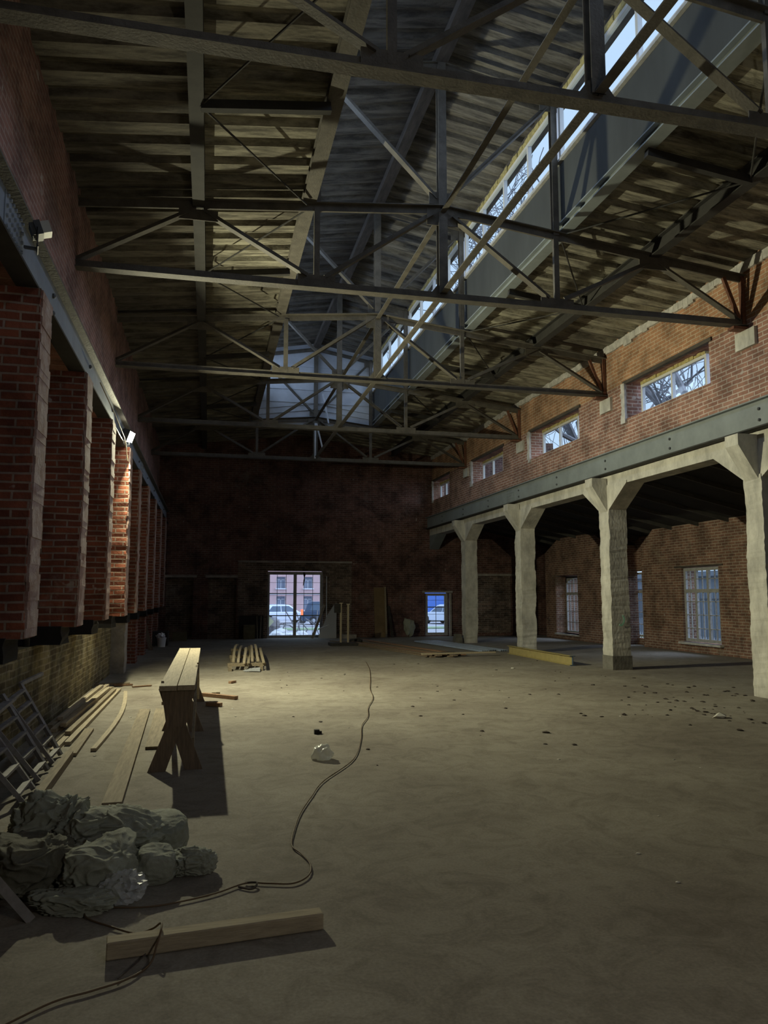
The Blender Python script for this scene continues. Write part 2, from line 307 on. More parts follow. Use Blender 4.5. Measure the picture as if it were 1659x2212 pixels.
def rect(w, h, cx=0, cy=0): return [(cx - w / 2, cy - h / 2), (cx + w / 2, cy - h / 2), (cx + w / 2, cy + h / 2), (cx - w / 2, cy + h / 2)]
def bar(bm, p, q, w, h, up=(0, 0, 1)): extrude_profile(bm, p, q, rect(w, h), up)
def tee(w, h, t=0.012, web=0.03, flip=False):   # double angle: flange below, web above (flip: above/below)
    s = -1 if flip else 1
    pr = [(-w / 2, 0), (w / 2, 0), (w / 2, t * s), (web / 2, t * s), (web / 2, h * s), (-web / 2, h * s), (-web / 2, t * s), (-w / 2, t * s)]
    return pr
def ibeam_prof(w, h, t=0.02, web=0.02):
    return [(-w/2, -h/2), (w/2, -h/2), (w/2, -h/2+t), (web/2, -h/2+t), (web/2, h/2-t), (w/2, h/2-t), (w/2, h/2), (-w/2, h/2), (-w/2, h/2-t), (-web/2, h/2-t), (-web/2, -h/2+t), (-w/2, -h/2+t)]
def tube(bm, pts, r, n=6, taper=None):
    pts = [V(p) for p in pts]; rings = []
    for i, p in enumerate(pts):
        d = (pts[min(i + 1, len(pts) - 1)] - pts[max(i - 1, 0)])
        if d.length < 1e-6: d = V((0, 0, 1))
        d.normalize(); a = d.cross(V((0, 0, 1)))
        if a.length < 0.05: a = d.cross(V((0, 1, 0)))
        a.normalize(); b = d.cross(a)
        rr = r if taper is None else taper[i]
        rings.append([bm.verts.new(p + (a * math.cos(2 * math.pi * k / n) + b * math.sin(2 * math.pi * k / n)) * rr) for k in range(n)])
    for i in range(len(rings) - 1):
        for k in range(n): bm.faces.new((rings[i][k], rings[i][(k + 1) % n], rings[i + 1][(k + 1) % n], rings[i + 1][k]))
    bm.faces.new(rings[0][::-1]); bm.faces.new(rings[-1])
def lathe(bm, axis_p, axis_d, prof, n=20):
    d = V(axis_d).normalized(); a = d.cross(V((0, 0, 1)))
    if a.length < 0.05: a = d.cross(V((0, 1, 0)))
    a.normalize(); b = d.cross(a); rings = []
    for r, t in prof: rings.append([bm.verts.new(V(axis_p) + d * t + (a * math.cos(2 * math.pi * k / n) + b * math.sin(2 * math.pi * k / n)) * max(r, 1e-4)) for k in range(n)])
    for i in range(len(rings) - 1):
        for k in range(n): bm.faces.new((rings[i][k], rings[i][(k + 1) % n], rings[i + 1][(k + 1) % n], rings[i + 1][k]))
    bm.faces.new(rings[0][::-1]); bm.faces.new(rings[-1])
def wall_grid(bm, mk, c0, c1, us, vs, holes):
    """slab between c0 and c1 along the normal; us/vs extents; holes (u0,u1,v0,v1). mk(c,u,v)->xyz"""
    U = sorted(set([us[0], us[1]] + [h[0] for h in holes] + [h[1] for h in holes])); Vv = sorted(set([vs[0], vs[1]] + [h[2] for h in holes] + [h[3] for h in holes]))
    def is_hole(i, j):
        if i < 0 or j < 0 or i >= len(U) - 1 or j >= len(Vv) - 1: return True
        u = (U[i] + U[i + 1]) / 2; v = (Vv[j] + Vv[j + 1]) / 2
        return any(h[0] < u < h[1] and h[2] < v < h[3] for h in holes)
    cache = {}
    def vt(c, u, v):
        k = (c, round(u, 5), round(v, 5))
        if k not in cache: cache[k] = bm.verts.new(mk(c, u, v))
        return cache[k]
    for i in range(len(U) - 1):
        for j in range(len(Vv) - 1):
            if is_hole(i, j): continue
            u0, u1, v0, v1 = U[i], U[i + 1], Vv[j], Vv[j + 1]
            for c in (c0, c1): bm.faces.new([vt(c, u0, v0), vt(c, u1, v0), vt(c, u1, v1), vt(c, u0, v1)])
            if is_hole(i - 1, j): bm.faces.new([vt(c0, u0, v0), vt(c1, u0, v0), vt(c1, u0, v1), vt(c0, u0, v1)])
            if is_hole(i + 1, j): bm.faces.new([vt(c0, u1, v0), vt(c1, u1, v0), vt(c1, u1, v1), vt(c0, u1, v1)])
            if is_hole(i, j - 1): bm.faces.new([vt(c0, u0, v0), vt(c1, u0, v0), vt(c1, u1, v0), vt(c0, u1, v0)])
            if is_hole(i, j + 1): bm.faces.new([vt(c0, u0, v1), vt(c1, u0, v1), vt(c1, u1, v1), vt(c0, u1, v1)])
MKX = lambda c, u, v: (c, u, v)     # wall at constant x, u = y
MKY = lambda c, u, v: (u, c, v)     # wall at constant y, u = x
def struct(name, bm, material, label, cat, smooth=False):
    o = link_mesh(name, bm, material, smooth=smooth); return tag(o, label, cat, kind='structure')
def jitter_column(bm, x0, x1, y0, y1, z0, z1, dz, amp, seed, chunk=0.0):
    """upright shaft whose arrises are ragged, course by course"""
    rnd = random.Random(seed); zs = []; z = z0
    while z < z1 - dz * 0.5: zs.append(z); z += dz
    zs.append(z1); prev = None; rings = []
    for i, z in enumerate(zs):
        ring = []
        for (x, y, sx, sy) in ((x0, y0, 1, 1), (x1, y0, -1, 1), (x1, y1, -1, -1), (x0, y1, 1, -1)):
            c = amp * rnd.random() + (chunk * max(0, noise.noise(V((x * 3, y * 3 + seed, z * 2.2)))) * 1.5)
            ring.append(bm.verts.new((x + sx * c, y + sy * amp * rnd.random(), z)))
        rings.append(ring)
    for i in range(len(rings) - 1):
        for k in range(4): bm.faces.new((rings[i][k], rings[i][(k + 1) % 4], rings[i + 1][(k + 1) % 4], rings[i + 1][k]))
    bm.faces.new(rings[0][::-1]); bm.faces.new(rings[-1])

# ================================================================== THE SETTING
TY = [6.08, 10.9, 15.6, 20.55, 25.4]          # roof trusses
CY = [10.75, 15.6, 20.55, 25.4]               # concrete columns
def roof_z(x): return 7.24 + 0.11 * (x + 1.9) if x < 3.4 else 7.22 + 0.115 * (8.75 - x)

bm = nb(); box(bm, -2.8, 14.4, -8.5, 30.2, -0.3, 0.0)
struct('floor', bm, M['floor'], 'dusty grey-brown concrete floor of the empty hall', 'floor')

# --- ribbed roof decking
def ribbed(bm, x0, z0, x1, z1, y0, y1, period=0.45, depth=0.075, thick=0.2):
    pts = []; y = y0; rnd = random.Random(5)
    while y < y1:
        j = rnd.uniform(-0.02, 0.02)
        pts += [(y, 0.0), (y + period * 0.52 + j, 0.0), (y + period * 0.62 + j, depth), (y + period * 0.90, depth)]; y += period
    pts.append((y1 + 0.01, 0.0))
    n = 10
    cols = []
    for i in range(n + 1):
        t = i / n; x = x0 + (x1 - x0) * t; z = z0 + (z1 - z0) * t
        cols.append([bm.verts.new((x, yy, z + dz)) for yy, dz in pts])
    for i in range(n):
        for k in range(len(pts) - 1): bm.faces.new((cols[i][k], cols[i + 1][k], cols[i + 1][k + 1], cols[i][k + 1]))
    t0 = [bm.verts.new((x0, y, z0 + thick)) for y in (y0, y1 + 0.01)]; t1 = [bm.verts.new((x1, y, z1 + thick)) for y in (y0, y1 + 0.01)]
    bm.faces.new((t0[0], t0[1], t1[1], t1[0]))
M['roof_sooty'] = roof_material('sooty_roof_decking', (0.19, 0.175, 0.145), (0.06, 0.052, 0.043))  # darker tone of the decking for the strip outside the purlin
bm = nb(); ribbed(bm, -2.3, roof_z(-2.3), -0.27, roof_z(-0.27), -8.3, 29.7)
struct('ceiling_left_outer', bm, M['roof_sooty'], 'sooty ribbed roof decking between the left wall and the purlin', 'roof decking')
bm = nb(); ribbed(bm, -0.27, roof_z(-0.27), 1.27, roof_z(1.27), -8.3, 29.7); ribbed(bm, 1.27, roof_z(1.27), 3.4, roof_z(3.4) + .05, 25.45, 29.7)
struct('ceiling_left', bm, M['roof_slab'], 'stained ribbed roof decking left of the roof lantern', 'roof decking')
bm = nb(); ribbed(bm, 5.53, roof_z(5.53), 9.3, roof_z(9.3), -8.3, 29.7); ribbed(bm, 3.4, roof_z(3.4) + .05, 5.53, roof_z(5.53), 25.45, 29.7)
struct('ceiling_right', bm, M['roof_slab'], 'stained ribbed roof decking right of the roof lantern, above the brick wall', 'roof decking')
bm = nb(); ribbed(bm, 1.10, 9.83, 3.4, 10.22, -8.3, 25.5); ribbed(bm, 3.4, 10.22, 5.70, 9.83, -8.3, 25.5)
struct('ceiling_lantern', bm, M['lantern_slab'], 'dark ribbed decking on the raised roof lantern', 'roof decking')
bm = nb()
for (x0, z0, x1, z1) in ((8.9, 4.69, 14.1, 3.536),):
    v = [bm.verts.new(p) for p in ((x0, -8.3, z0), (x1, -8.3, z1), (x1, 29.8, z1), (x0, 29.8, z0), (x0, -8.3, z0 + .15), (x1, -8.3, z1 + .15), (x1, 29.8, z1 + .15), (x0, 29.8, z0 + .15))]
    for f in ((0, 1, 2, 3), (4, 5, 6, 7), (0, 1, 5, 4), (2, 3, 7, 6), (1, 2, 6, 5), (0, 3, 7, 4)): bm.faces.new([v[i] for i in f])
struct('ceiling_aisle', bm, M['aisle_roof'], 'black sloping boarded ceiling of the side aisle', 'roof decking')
aisle_z = lambda x: 4.3 - 0.222 * (x - 10.66)
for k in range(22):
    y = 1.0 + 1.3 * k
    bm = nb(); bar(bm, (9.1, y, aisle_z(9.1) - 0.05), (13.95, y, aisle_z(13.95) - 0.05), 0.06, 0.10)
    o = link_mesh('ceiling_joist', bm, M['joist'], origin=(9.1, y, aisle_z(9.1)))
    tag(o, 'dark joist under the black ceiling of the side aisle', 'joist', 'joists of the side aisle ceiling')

# --- walls
bm = nb()
wall_grid(bm, MKX, -1.9, -2.3, (-8.3, 29.7), (4.72, 7.5), [])
struct('wall_left', bm, M['brick_left'], 'old brick wall above the steel beam on the left', 'wall')
bm = nb(); wall_grid(bm, MKX, -2.3, -2.6, (-8.3, 29.7), (0, 4.72), [])
struct('wall_left_recess', bm, M['brick_pier'], 'recessed brick wall behind the left row of brick piers', 'wall')
bm = nb(); wall_grid(bm, MKX, -1.93, -2.3, (-8.3, 16.82), (0, 1.03), [])
struct('wall_left_base', bm, M['brick_mossy'], 'stained yellowish brick base under the left brick piers', 'wall')
clere = [(11.9, 14.75, 5.42, 6.2), (16.95, 19.85, 5.42, 6.2), (21.95, 24.75, 5.42, 6.2), (27.4, 29.5, 5.42, 6.2), (6.9, 9.7, 5.42, 6.2)]
bm = nb(); wall_grid(bm, MKX, 8.75, 9.2, (-8.3, 29.7), (4.25, 7.3), clere)
struct('wall_right', bm, M['brick'], 'red brick wall above the grey beam with a newer orange top', 'wall')
nich = [(-1.53, -0.56, 0, 2.28), (-0.0, 1.02, 0, 2.28)]
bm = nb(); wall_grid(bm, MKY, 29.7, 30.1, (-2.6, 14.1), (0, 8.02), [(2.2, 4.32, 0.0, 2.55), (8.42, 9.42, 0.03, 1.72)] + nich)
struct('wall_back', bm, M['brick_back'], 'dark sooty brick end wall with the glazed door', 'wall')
for i, (a, b_, c, d) in enumerate(nich):
    bm = nb(); wall_grid(bm, MKY, 29.95, 30.05, (a, b_), (c, d), [])
    o = struct('wall_back_niche_%d' % (i + 1), bm, M['brick_grey'], ['bricked-up doorway nearest the left wall', 'bricked-up doorway between the first niche and the glazed door'][i], 'bricked-up doorway')
    bm = nb(); box(bm, a - .12, b_ + .12, 29.66, 29.75, d, d + 0.09)
    o = struct('trim_%d' % (i + 1), bm, M['plaster'], ['crumbling pale lintel over the leftmost bricked-up doorway', 'crumbling pale lintel over the second bricked-up doorway'][i], 'lintel')
bm = nb(); wall_grid(bm, MKY, 29.655, 29.7, (1.08, 5.45), (0, 2.86), [(2.2, 4.32, 0, 2.55)])
struct('trim_3', bm, M['brick_grey'], 'greyer brick surround built around the glazed double door', 'brick surround')
bm = nb(); box(bm, 1.08, 5.45, 29.62, 29.7, 2.86, 2.93)
struct('trim_4', bm, M['plaster'], 'thin pale ledge above the glazed double door', 'ledge')
bm = nb(); wall_grid(bm, MKY, 29.66, 29.7, (10.55, 12.05), (0.12, 2.4), [])
struct('trim_5', bm, M['brick_grey'], 'patched grey brick infill behind the two far concrete columns', 'brick infill')
bm = nb(); box(bm, 10.4, 12.9, 29.62, 29.7, 2.4, 2.5)
struct('trim_6', bm, M['plaster'], 'pale plaster band above the patched brick infill', 'ledge')
bm = nb(); wall_grid(bm, MKY, -8.3, -8.6, (-2.6, 14.1), (0, 10.4), [])
struct('wall_front', bm, M['brick_back'], 'brick wall behind the viewer', 'wall')
# gable walls of the lantern
bm = nb()
pr = [(1.2, 7.35), (5.6, 7.35), (5.6, 9.82), (3.4, 10.2), (1.2, 9.82)]
a = [bm.verts.new((x, 25.48, z)) for x, z in pr]; b_ = [bm.verts.new((x, 25.55, z)) for x, z in pr]
for i in range(5): bm.faces.new((a[i], a[(i + 1) % 5], b_[(i + 1) % 5], b_[i]))
bm.faces.new(a); bm.faces.new(b_[::-1])
for z in (8.1, 8.55, 9.35): box(bm, 1.22, 5.58, 25.455, 25.485, z, z + 0.03)
struct('wall_lantern_end', bm, M['lantern_board'], 'pale bluish sheeting closing the far end of the roof lantern', 'sheet wall')
# aisle outer wall
bm = nb(); wall_grid(bm, MKX, 14.0, 14.25, (-8.3, 30.0), (0, 4.0), [(18.0, 20.4, .2, 2.6), (22.75, 25.1, .2, 2.42), (25.5, 27.7, .2, 2.5)])
struct('wall_aisle', bm, M['brick_aisle'], 'recessed outer brick wall of the side aisle', 'wall')
def chamfer_panel(name, x0, y0, y1, ztop, hole, cham, label):
    bm = nb(); wall_grid(bm, MKX, x0, 14.0, (y0, y1), (0, ztop - 0.5), [hole])
    zz = ztop - 0.5
    pr = [(y0, zz), (y1, zz), (y1 - cham, ztop), (y0 + cham, ztop)]
    a = [bm.verts.new((x0, y, z)) for y, z in pr]; b_ = [bm.verts.new((14.0, y, z)) for y, z in pr]
    for i in range(4): bm.faces.new((a[i], a[(i + 1) % 4], b_[(i + 1) % 4], b_[i]))
    bm.faces.new(a); bm.faces.new(b_[::-1]); struct(name, bm, M['brick_aisle'], label, 'wall')
chamfer_panel('wall_aisle_near', 13.5, 14.6, 22.2, 3.68, (18.4, 20.1, 0.28, 2.42), 0.7, 'brick bay of the side aisle with the nearest tall window')
chamfer_panel('wall_aisle_far', 13.0, 23.3, 28.35, 3.78, (25.65, 27.45, 0.2, 2.36), 1.2, 'brick bay of the side aisle with the arched window')
# ragged mortar seam between the brick and the roof on the right
bm = nb(); rnd = random.Random(3); y = 2.0; top = []
prev = 0.1
for k in range(180):
    y0 = 2 + k * 0.155; h = 0.10 + 0.14 * abs(noise.noise(V((k * 0.23, 1, 0)))) + rnd.random() * 0.035
    box(bm, 8.70, 8.76, y0, y0 + 0.16, roof_z(8.75) - h, roof_z(8.75) + .02)
struct('trim_7', bm, M['jamb'], 'ragged mortar and foam along the top of the right brick wall', 'mortar seam')

# --- windows: x-plane builder
def window_x(name, x, y0, y1, z0, z1, cols, rows, label, material, bw=0.05, transom=None, foam=None, thin=0.022, arch=0.0, sash=None, depth=0.07):
    root = thing(name, label, 'window', (x, (y0 + y1) / 2, z0), kind='structure')
    bm = nb()
    box(bm, x - depth / 2, x + depth / 2, y0, y0 + bw, z0, z1); box(bm, x - depth / 2, x + depth / 2, y1 - bw, y1, z0, z1)
    box(bm, x - depth / 2, x + depth / 2, y0 + bw, y1 - bw, z0, z0 + bw); box(bm, x - depth / 2, x + depth / 2, y0 + bw, y1 - bw, z1 - bw, z1)
    if arch:   # segmental head: fill the corners
        n = 10
        for i in range(n):
            ya = y0 + (y1 - y0) * i / n; yb = y0 + (y1 - y0) * (i + 1) / n; m_ = ((ya + yb) / 2 - (y0 + y1) / 2) / ((y1 - y0) / 2)
            box(bm, x - depth / 2, x + depth / 2, ya, yb, z1 - bw - arch * m_ * m_, z1 - bw * .5)
    if sash:
        for yy in sash: box(bm, x - depth / 2, x + depth / 2, yy - bw / 2, yy + bw / 2, z0 + bw, z1 - bw)
    if transom: box(bm, x - depth / 2 - .01, x + depth / 2, y0 + bw, y1 - bw, transom - 0.05, transom + 0.05)
    link_mesh('window_frame', bm, material, root)
    bm = nb()
    for c in range(1, cols):
        yy = y0 + (y1 - y0) * c / cols; box(bm, x - 0.018, x + 0.018, yy - thin / 2, yy + thin / 2, z0 + bw, z1 - bw)
    if isinstance(rows, int): rows = [z0 + (z1 - z0) * r / rows for r in range(1, rows)]
    for zz in rows: box(bm, x - 0.018, x + 0.018, y0 + bw, y1 - bw, zz - thin / 2, zz + thin / 2)
    if len(bm.verts): link_mesh('glazing_bars', bm, material, root)
    else: bm.free()
    bm = nb(); box(bm, x - 0.004, x + 0.004, y0 + bw / 2, y1 - bw / 2, z0 + bw / 2, z1 - bw / 2); link_mesh('pane', bm, M['glass'], root)
    if foam:
        bm = nb(); rnd = random.Random(int(y0 * 7)); n = int((y1 - y0) / 0.12)
        for i in range(n):
            ya = y0 + (y1 - y0) * i / n; yb = y0 + (y1 - y0) * (i + 1) / n
            box(bm, x - depth / 2 - rnd.uniform(0.0, 0.03), x + depth / 2, ya, yb, z1, z1 + foam + rnd.uniform(-.02, .015))
        link_mesh('foam_strip', bm, M['foam'], root)
    return root
wins = [(12.35, 14.6, 'clerestory window nearest the viewer, bare branches behind', 5.49, 6.13), (17.5, 19.65, 'second clerestory window from the viewer', 5.49, 6.13),
        (22.6, 24.5, 'third clerestory window from the viewer', 5.49, 6.07), (27.95, 29.45, 'smallest-looking clerestory window next to the end wall', 5.47, 6.05)]
for i, (a, b_, l, z0, z1) in enumerate(wins): window_x('window_%d' % (i + 1), 9.05, a, b_, z0, z1, 1, 1, l, M['pvc'], bw=0.055, foam=0.07, sash=[(a + b_) / 2])
window_x('window_5', 9.05, 7.3, 9.6, 5.49, 6.13, 1, 1, 'clerestory window beside the viewer, outside the picture', M['pvc'], sash=[8.45])
rr = [0.28 + .3 + 0.4 * k for k in range(4)]
window_x('window_6', 13.6, 18.42, 20.08, 0.30, 2.40, 6, [0.68, 1.06, 1.44, 2.08], 'tall many-paned window nearest in the side aisle', M['pvc_old'], bw=0.09, transom=1.74, sash=[18.98, 19.53])
window_x('window_7', 14.1, 22.8, 25.05, 0.25, 2.38, 6, [0.66, 1.06, 1.44, 2.08], 'many-paned window mostly hidden behind a concrete column', M['pvc_old'], bw=0.07, transom=1.74, sash=[23.6, 24.3])
window_x('window_8', 13.45, 25.66, 27.44, 0.22, 2.34, 6, [0.62, 1.02, 1.40, 2.06], 'arched many-paned window at the far end of the side aisle', M['pvc_old'], bw=0.07, transom=1.68, arch=0.22)
for i, (yy0, yy1, x0, x1, z0, l) in enumerate(((18.3, 20.2, 13.38, 13.62, 0.22, 'pale ledge under the nearest aisle window'), (25.6, 27.5, 12.94, 13.45, 0.14, 'pale ledge under the arched aisle window'))):
    bm = nb(); box(bm, x0, x1, yy0, yy1, z0, z0 + 0.06); struct('trim_%d' % (8 + i), bm, M['jamb'], l, 'window sill')
bm = nb(); box(bm, 13.47, 13.56, 18.2, 20.4, 2.42, 2.46); struct('trim_10', bm, M['lintel'], 'dark slot over the nearest aisle window', 'lintel')
# lintels and plastered jambs of the clerestory
ordn = ['nearest', 'second', 'third', 'farthest']
for i, (a, b_, z0, z1) in enumerate(clere[:4]):
    bm = nb(); box(bm, 8.72, 8.80, a - 0.1, b_ + 0.1, z1 - 0.02, z1 + 0.05); struct('trim_%d' % (11 + i), bm, M['lintel'], 'dark timber lintel over the %s clerestory window' % ordn[i], 'lintel')
    bm = nb(); rnd = random.Random(i)
    for k in range(9):
        zz = z0 - .10 + (z1 - z0 + .1) * k / 9; box(bm, 8.70, 8.755, b_ - 0.0, b_ + 0.10 + rnd.random() * 0.10, zz, zz + (z1 - z0 + .1) / 9)
    struct('trim_%d' % (15 + i), bm, M['jamb'], 'broken white plaster beside the %s clerestory window' % ordn[i], 'plaster patch')
# lantern glazing, one window for each bay
ybays = [(-3.6, 1.2), (1.2, 6.05), (6.15, 10.86), (10.95, 15.56), (15.65, 20.5), (20.6, 25.4)]
far = ['behind the viewer', 'above the viewer', 'between the two nearest trusses', 'between the second and third trusses', 'between the third and fourth trusses', 'between the two farthest trusses']
n = 20
for i, (a, b_) in enumerate(ybays):
    window_x('window_%d' % n, 5.42, a, b_, 8.62, 9.66, 1, 1, 'bright right-hand lantern window strip ' + far[i], M['pvc'], bw=0.06, foam=0.1, sash=[a + (b_ - a) * k / 4 for k in (1, 2, 3)]); n += 1
for i, (a, b_) in enumerate(ybays):
    window_x('window_%d' % n, 1.38, a, b_, 8.62, 9.66, 1, 1, 'left-hand lantern window strip ' + far[i], M['pvc'], bw=0.06, foam=0.1, sash=[a + (b_ - a) * k / 4 for k in (1, 2, 3)]); n += 1
for side, x, lbl in ((1, 5.45, 'right'), (-1, 1.35, 'left')):
    bm = nb(); box(bm, x - 0.03, x + 0.05, -8.3, 25.5, 7.55, 8.60)
    struct('trim_%d' % (20 + side), bm, M['curb'], 'grey upright boarding below the %s lantern windows' % lbl, 'boarding')
    bm = nb(); box(bm, x - 0.09, x + 0.09, -8.3, 25.5, 8.585, 8.63)
    struct('trim_%d' % (23 + side), bm, M['pvc_old'], 'ledge under the %s lantern windows' % lbl, 'window sill')
    bm = nb(); box(bm, *((x - 0.05, x + .20) if side > 0 else (x - .20, x + .05)), -8.3, 25.5, 9.74, 9.86)
    struct('trim_%d' % (26 + side), bm, M['lintel'], 'dark eaves timber above the %s lantern windows' % lbl, 'eaves timber')

# --- doors in the end wall
def door_y(name, x0, x1, z0, z1, y, leaves, cols, rows, label, frame=0.09):
    root = thing(name, label, 'door', ((x0 + x1) / 2, y, z0), kind='structure')
    bm = nb(); d = 0.05
    box(bm, x0, x0 + frame, y - d, y + d, z0, z1); box(bm, x1 - frame, x1, y - d, y + d, z0, z1); box(bm, x0 + frame, x1 - frame, y - d, y + d, z1 - frame, z1); box(bm, x0 + frame, x1 - frame, y - d, y + d, z0, z0 + 0.04)
    link_mesh('door_frame', bm, M['pvc_old'], root)
    w = (x1 - x0 - 2 * frame) / leaves
    for k in range(leaves):
        a = x0 + frame + w * k; b_ = a + w; f = 0.06; bm = nb()
        box(bm, a, a + f, y - .035, y + .035, z0 + .04, z1 - frame); box(bm, b_ - f, b_, y - .035, y + .035, z0 + .04, z1 - frame)
        box(bm, a + f, b_ - f, y - .035, y + .035, z0 + .04, z0 + .04 + f); box(bm, a + f, b_ - f, y - .035, y + .035, z1 - frame - f * .5, z1 - frame)
        leaf = link_mesh('door_leaf', bm, M['pvc_old'], root)
        bm = nb()
        for c in range(1, cols):
            xx = a + w * c / cols; box(bm, xx - .008, xx + .008, y - .015, y + .015, z0 + .08, z1 - frame)
        for r in range(1, rows):
            zz = z0 + (z1 - z0) * r / rows; t = 0.02 if r % 2 == 0 or rows < 5 else 0.006; box(bm, a + f, b_ - f, y - .015, y + .015, zz - t, zz + t)
        bars = link_mesh('glazing_bars', bm, M['beam'], leaf); bars.location = (0, 0, 0)
        bm = nb(); box(bm, a + f / 2, b_ - f / 2, y - .004, y + .004, z0 + .07, z1 - frame - .02); link_mesh('pane', bm, M['glass'], leaf)
    return root
door_y('door_1', 2.14, 4.38, 0.0, 2.53, 29.86, 2, 3, 6, 'large glazed double door in the end wall')
door_y('door_2', 8.44, 9.40, 0.04, 1.70, 29.86, 1, 2, 6, 'small glazed door in the end wall beside the concrete columns', frame=0.07)
bm = nb(); box(bm, 9.42, 9.50, 29.6, 29.7, 0.0, 1.70); struct('trim_30', bm, M['plaster'], 'pale plaster strip right of the small glazed door', 'plaster strip')
bm = nb(); box(bm, 8.3, 9.56, 29.62, 29.7, 1.72, 1.80); struct('trim_31', bm, M['plaster'], 'pale plaster strip over the small glazed door', 'plaster strip')

# ================================================================== STEELWORK
def gusset(root, x, z, w, h, y, t=0.016, tri=False):
    bm = nb()
    if tri: pr = [(x - w / 2, z), (x + w / 2, z), (x + w * .18, z + h), (x - w * .18, z + h)]
    else: pr = [(x - w / 2, z), (x + w / 2, z), (x + w / 2, z + h), (x - w / 2, z + h)]
    a = [bm.verts.new((px_, y - t / 2, pz)) for px_, pz in pr]; b_ = [bm.verts.new((px_, y + t / 2, pz)) for px_, pz in pr]
    for i in range(4): bm.faces.new((a[i], a[(i + 1) % 4], b_[(i + 1) % 4], b_[i]))
    bm.faces.new(a); bm.faces.new(b_[::-1])
    g = link_mesh('gusset_plate', bm, M['steel'], root); return g
def make_truss(Y, label):
    root = thing('roof_truss', label, 'roof truss', (3.4, Y, 6.12), 'steel roof trusses across the hall')
    m = M['steel']
    def member(nm, p, q, prof, up=(0, 0, 1), mm=m):
        bm = nb(); extrude_profile(bm, (p[0], Y, p[1]), (q[0], Y, q[1]), prof, up); return link_mesh(nm, bm, mm, root)
    member('bottom_chord', (-2.0, 6.11), (8.74, 6.11), tee(0.17, 0.12, 0.014, 0.035))
    member('top_chord', (-2.0, 7.12), (3.4, 7.62), tee(0.17, 0.12, 0.014, 0.035, True))
    member('top_chord', (3.4, 7.62), (8.74, 7.00), tee(0.17, 0.12, 0.014, 0.035, True))
    dg = tee(0.12, 0.07, 0.012, 0.03)
    for p, q in (((-1.9, 6.2), (-0.32, 7.12)), ((-0.22, 7.12), (1.30, 6.28)), ((1.60, 6.28), (3.25, 7.45)), ((3.55, 7.45), (5.15, 6.28)), ((5.45, 6.28), (7.0, 7.05)), ((7.1, 7.05), (8.62, 6.2))):
        member('diagonal', p, q, dg)
    for x, z0, z1 in ((1.45, 6.2, 7.35), (3.4, 6.2, 7.5), (5.3, 6.2, 7.35)):
        w = 0.14 if x == 3.4 else 0.085
        member('post', (x, z0), (x, z1), ibeam_prof(w, w, 0.014, 0.014) if x == 3.4 else rect(w, 0.06), (0, 1, 0))
    member('end_post', (8.70, 6.1), (8.70, 7.0), rect(0.07, 0.07), (0, 1, 0), M['rust'])
    member('knee_brace', (8.62, 6.25), (8.35, 6.95), rect(0.06, 0.05), (0, 1, 0), M['rust'])
    # lantern frame
    for x, z0, z1 in ((1.45, 7.42, 9.72), (5.30, 7.35, 9.72)): member('lantern_post', (x, z0), (x, z1), ibeam_prof(0.10, 0.10, 0.012, 0.012), (0, 1, 0))
    member('lantern_post', (3.4, 7.6), (3.4, 10.1), ibeam_prof(0.13, 0.13, 0.014, 0.014), (0, 1, 0))
    member('rafter', (1.3, 9.66), (3.4, 10.02), tee(0.13, 0.10, 0.014, 0.03, True)); member('rafter', (3.4, 10.02), (5.45, 9.66), tee(0.13, 0.10, 0.014, 0.03, True))
    member('lantern_brace', (3.3, 7.72), (1.55, 9.50), dg); member('lantern_brace', (3.5, 7.72), (5.2, 9.50), dg)
    for x, z, w, h, t in ((1.45, 6.12, .56, .20, False), (3.4, 6.12, .50, .22, True), (5.3, 6.12, .56, .18, False), (3.4, 7.30, .50, .28, False), (-.27, 6.98, .55, .16, False), (7.05, 6.95, .55, .15, False), (5.22, 9.46, .30, .22, False), (1.5, 9.46, .26, .20, False), (3.36, 7.64, .34, .2, False)):
        gusset(root, x, z, w, h, Y - 0.02 if True else Y, tri=t)
    return root
T_LABEL = ['nearest roof truss, its lower chord crossing the top of the picture', 'second roof truss from the viewer', 'third roof truss from the viewer', 'fourth roof truss from the viewer, in front of the pale lantern sheeting',
           'farthest roof truss, close to the brick end wall']
t0 = make_truss(TY[0], T_LABEL[0])
for k in range(1, 5):
    c = copy_tree(t0); c.location = (3.4, TY[k], 6.12); c['label'] = T_LABEL[k]
c = copy_tree(t0); c.location = (3.4, 1.2, 6.12); c['label'] = 'roof truss above the viewer, outside the top of the picture'

def long_beam(name, x, z, prof, material, label, cat, y0=-8.2, y1=29.65, up=(0, 0, 1), group=None):
    bm = nb(); extrude_profile(bm, (x, y0, z), (x, y1, z), prof, up)
    o = link_mesh(name, bm, material, origin=(x, y0, z)); return tag(o, label, cat, group)
long_beam('roof_purlin', -0.27, roof_z(-0.27) - 0.13, ibeam_prof(0.17, 0.25), M['steel_dark'], 'long dark purlin running under the left roof slope', 'purlin')
long_beam('roof_purlin', 7.05, roof_z(7.05) - 0.13, ibeam_prof(0.17, 0.25), M['steel_dark'], 'long purlin running under the right roof slope', 'purlin')
long_beam('lantern_curb_beam', 1.33, 7.50, ibeam_prof(0.20, 0.15, 0.02, 0.05), M['steel'], 'steel beam along the left edge of the lantern opening', 'beam', y1=25.4)
long_beam('lantern_curb_beam', 5.46, 7.49, ibeam_prof(0.20, 0.15, 0.02, 0.05), M['beam'], 'grey steel beam along the right edge of the lantern opening', 'beam', y1=25.4)
long_beam('ridge_beam', 3.4, 10.08, rect(0.20, 0.16), M['lintel'], 'dark ridge beam at the top of the lantern', 'beam', y1=25.4)
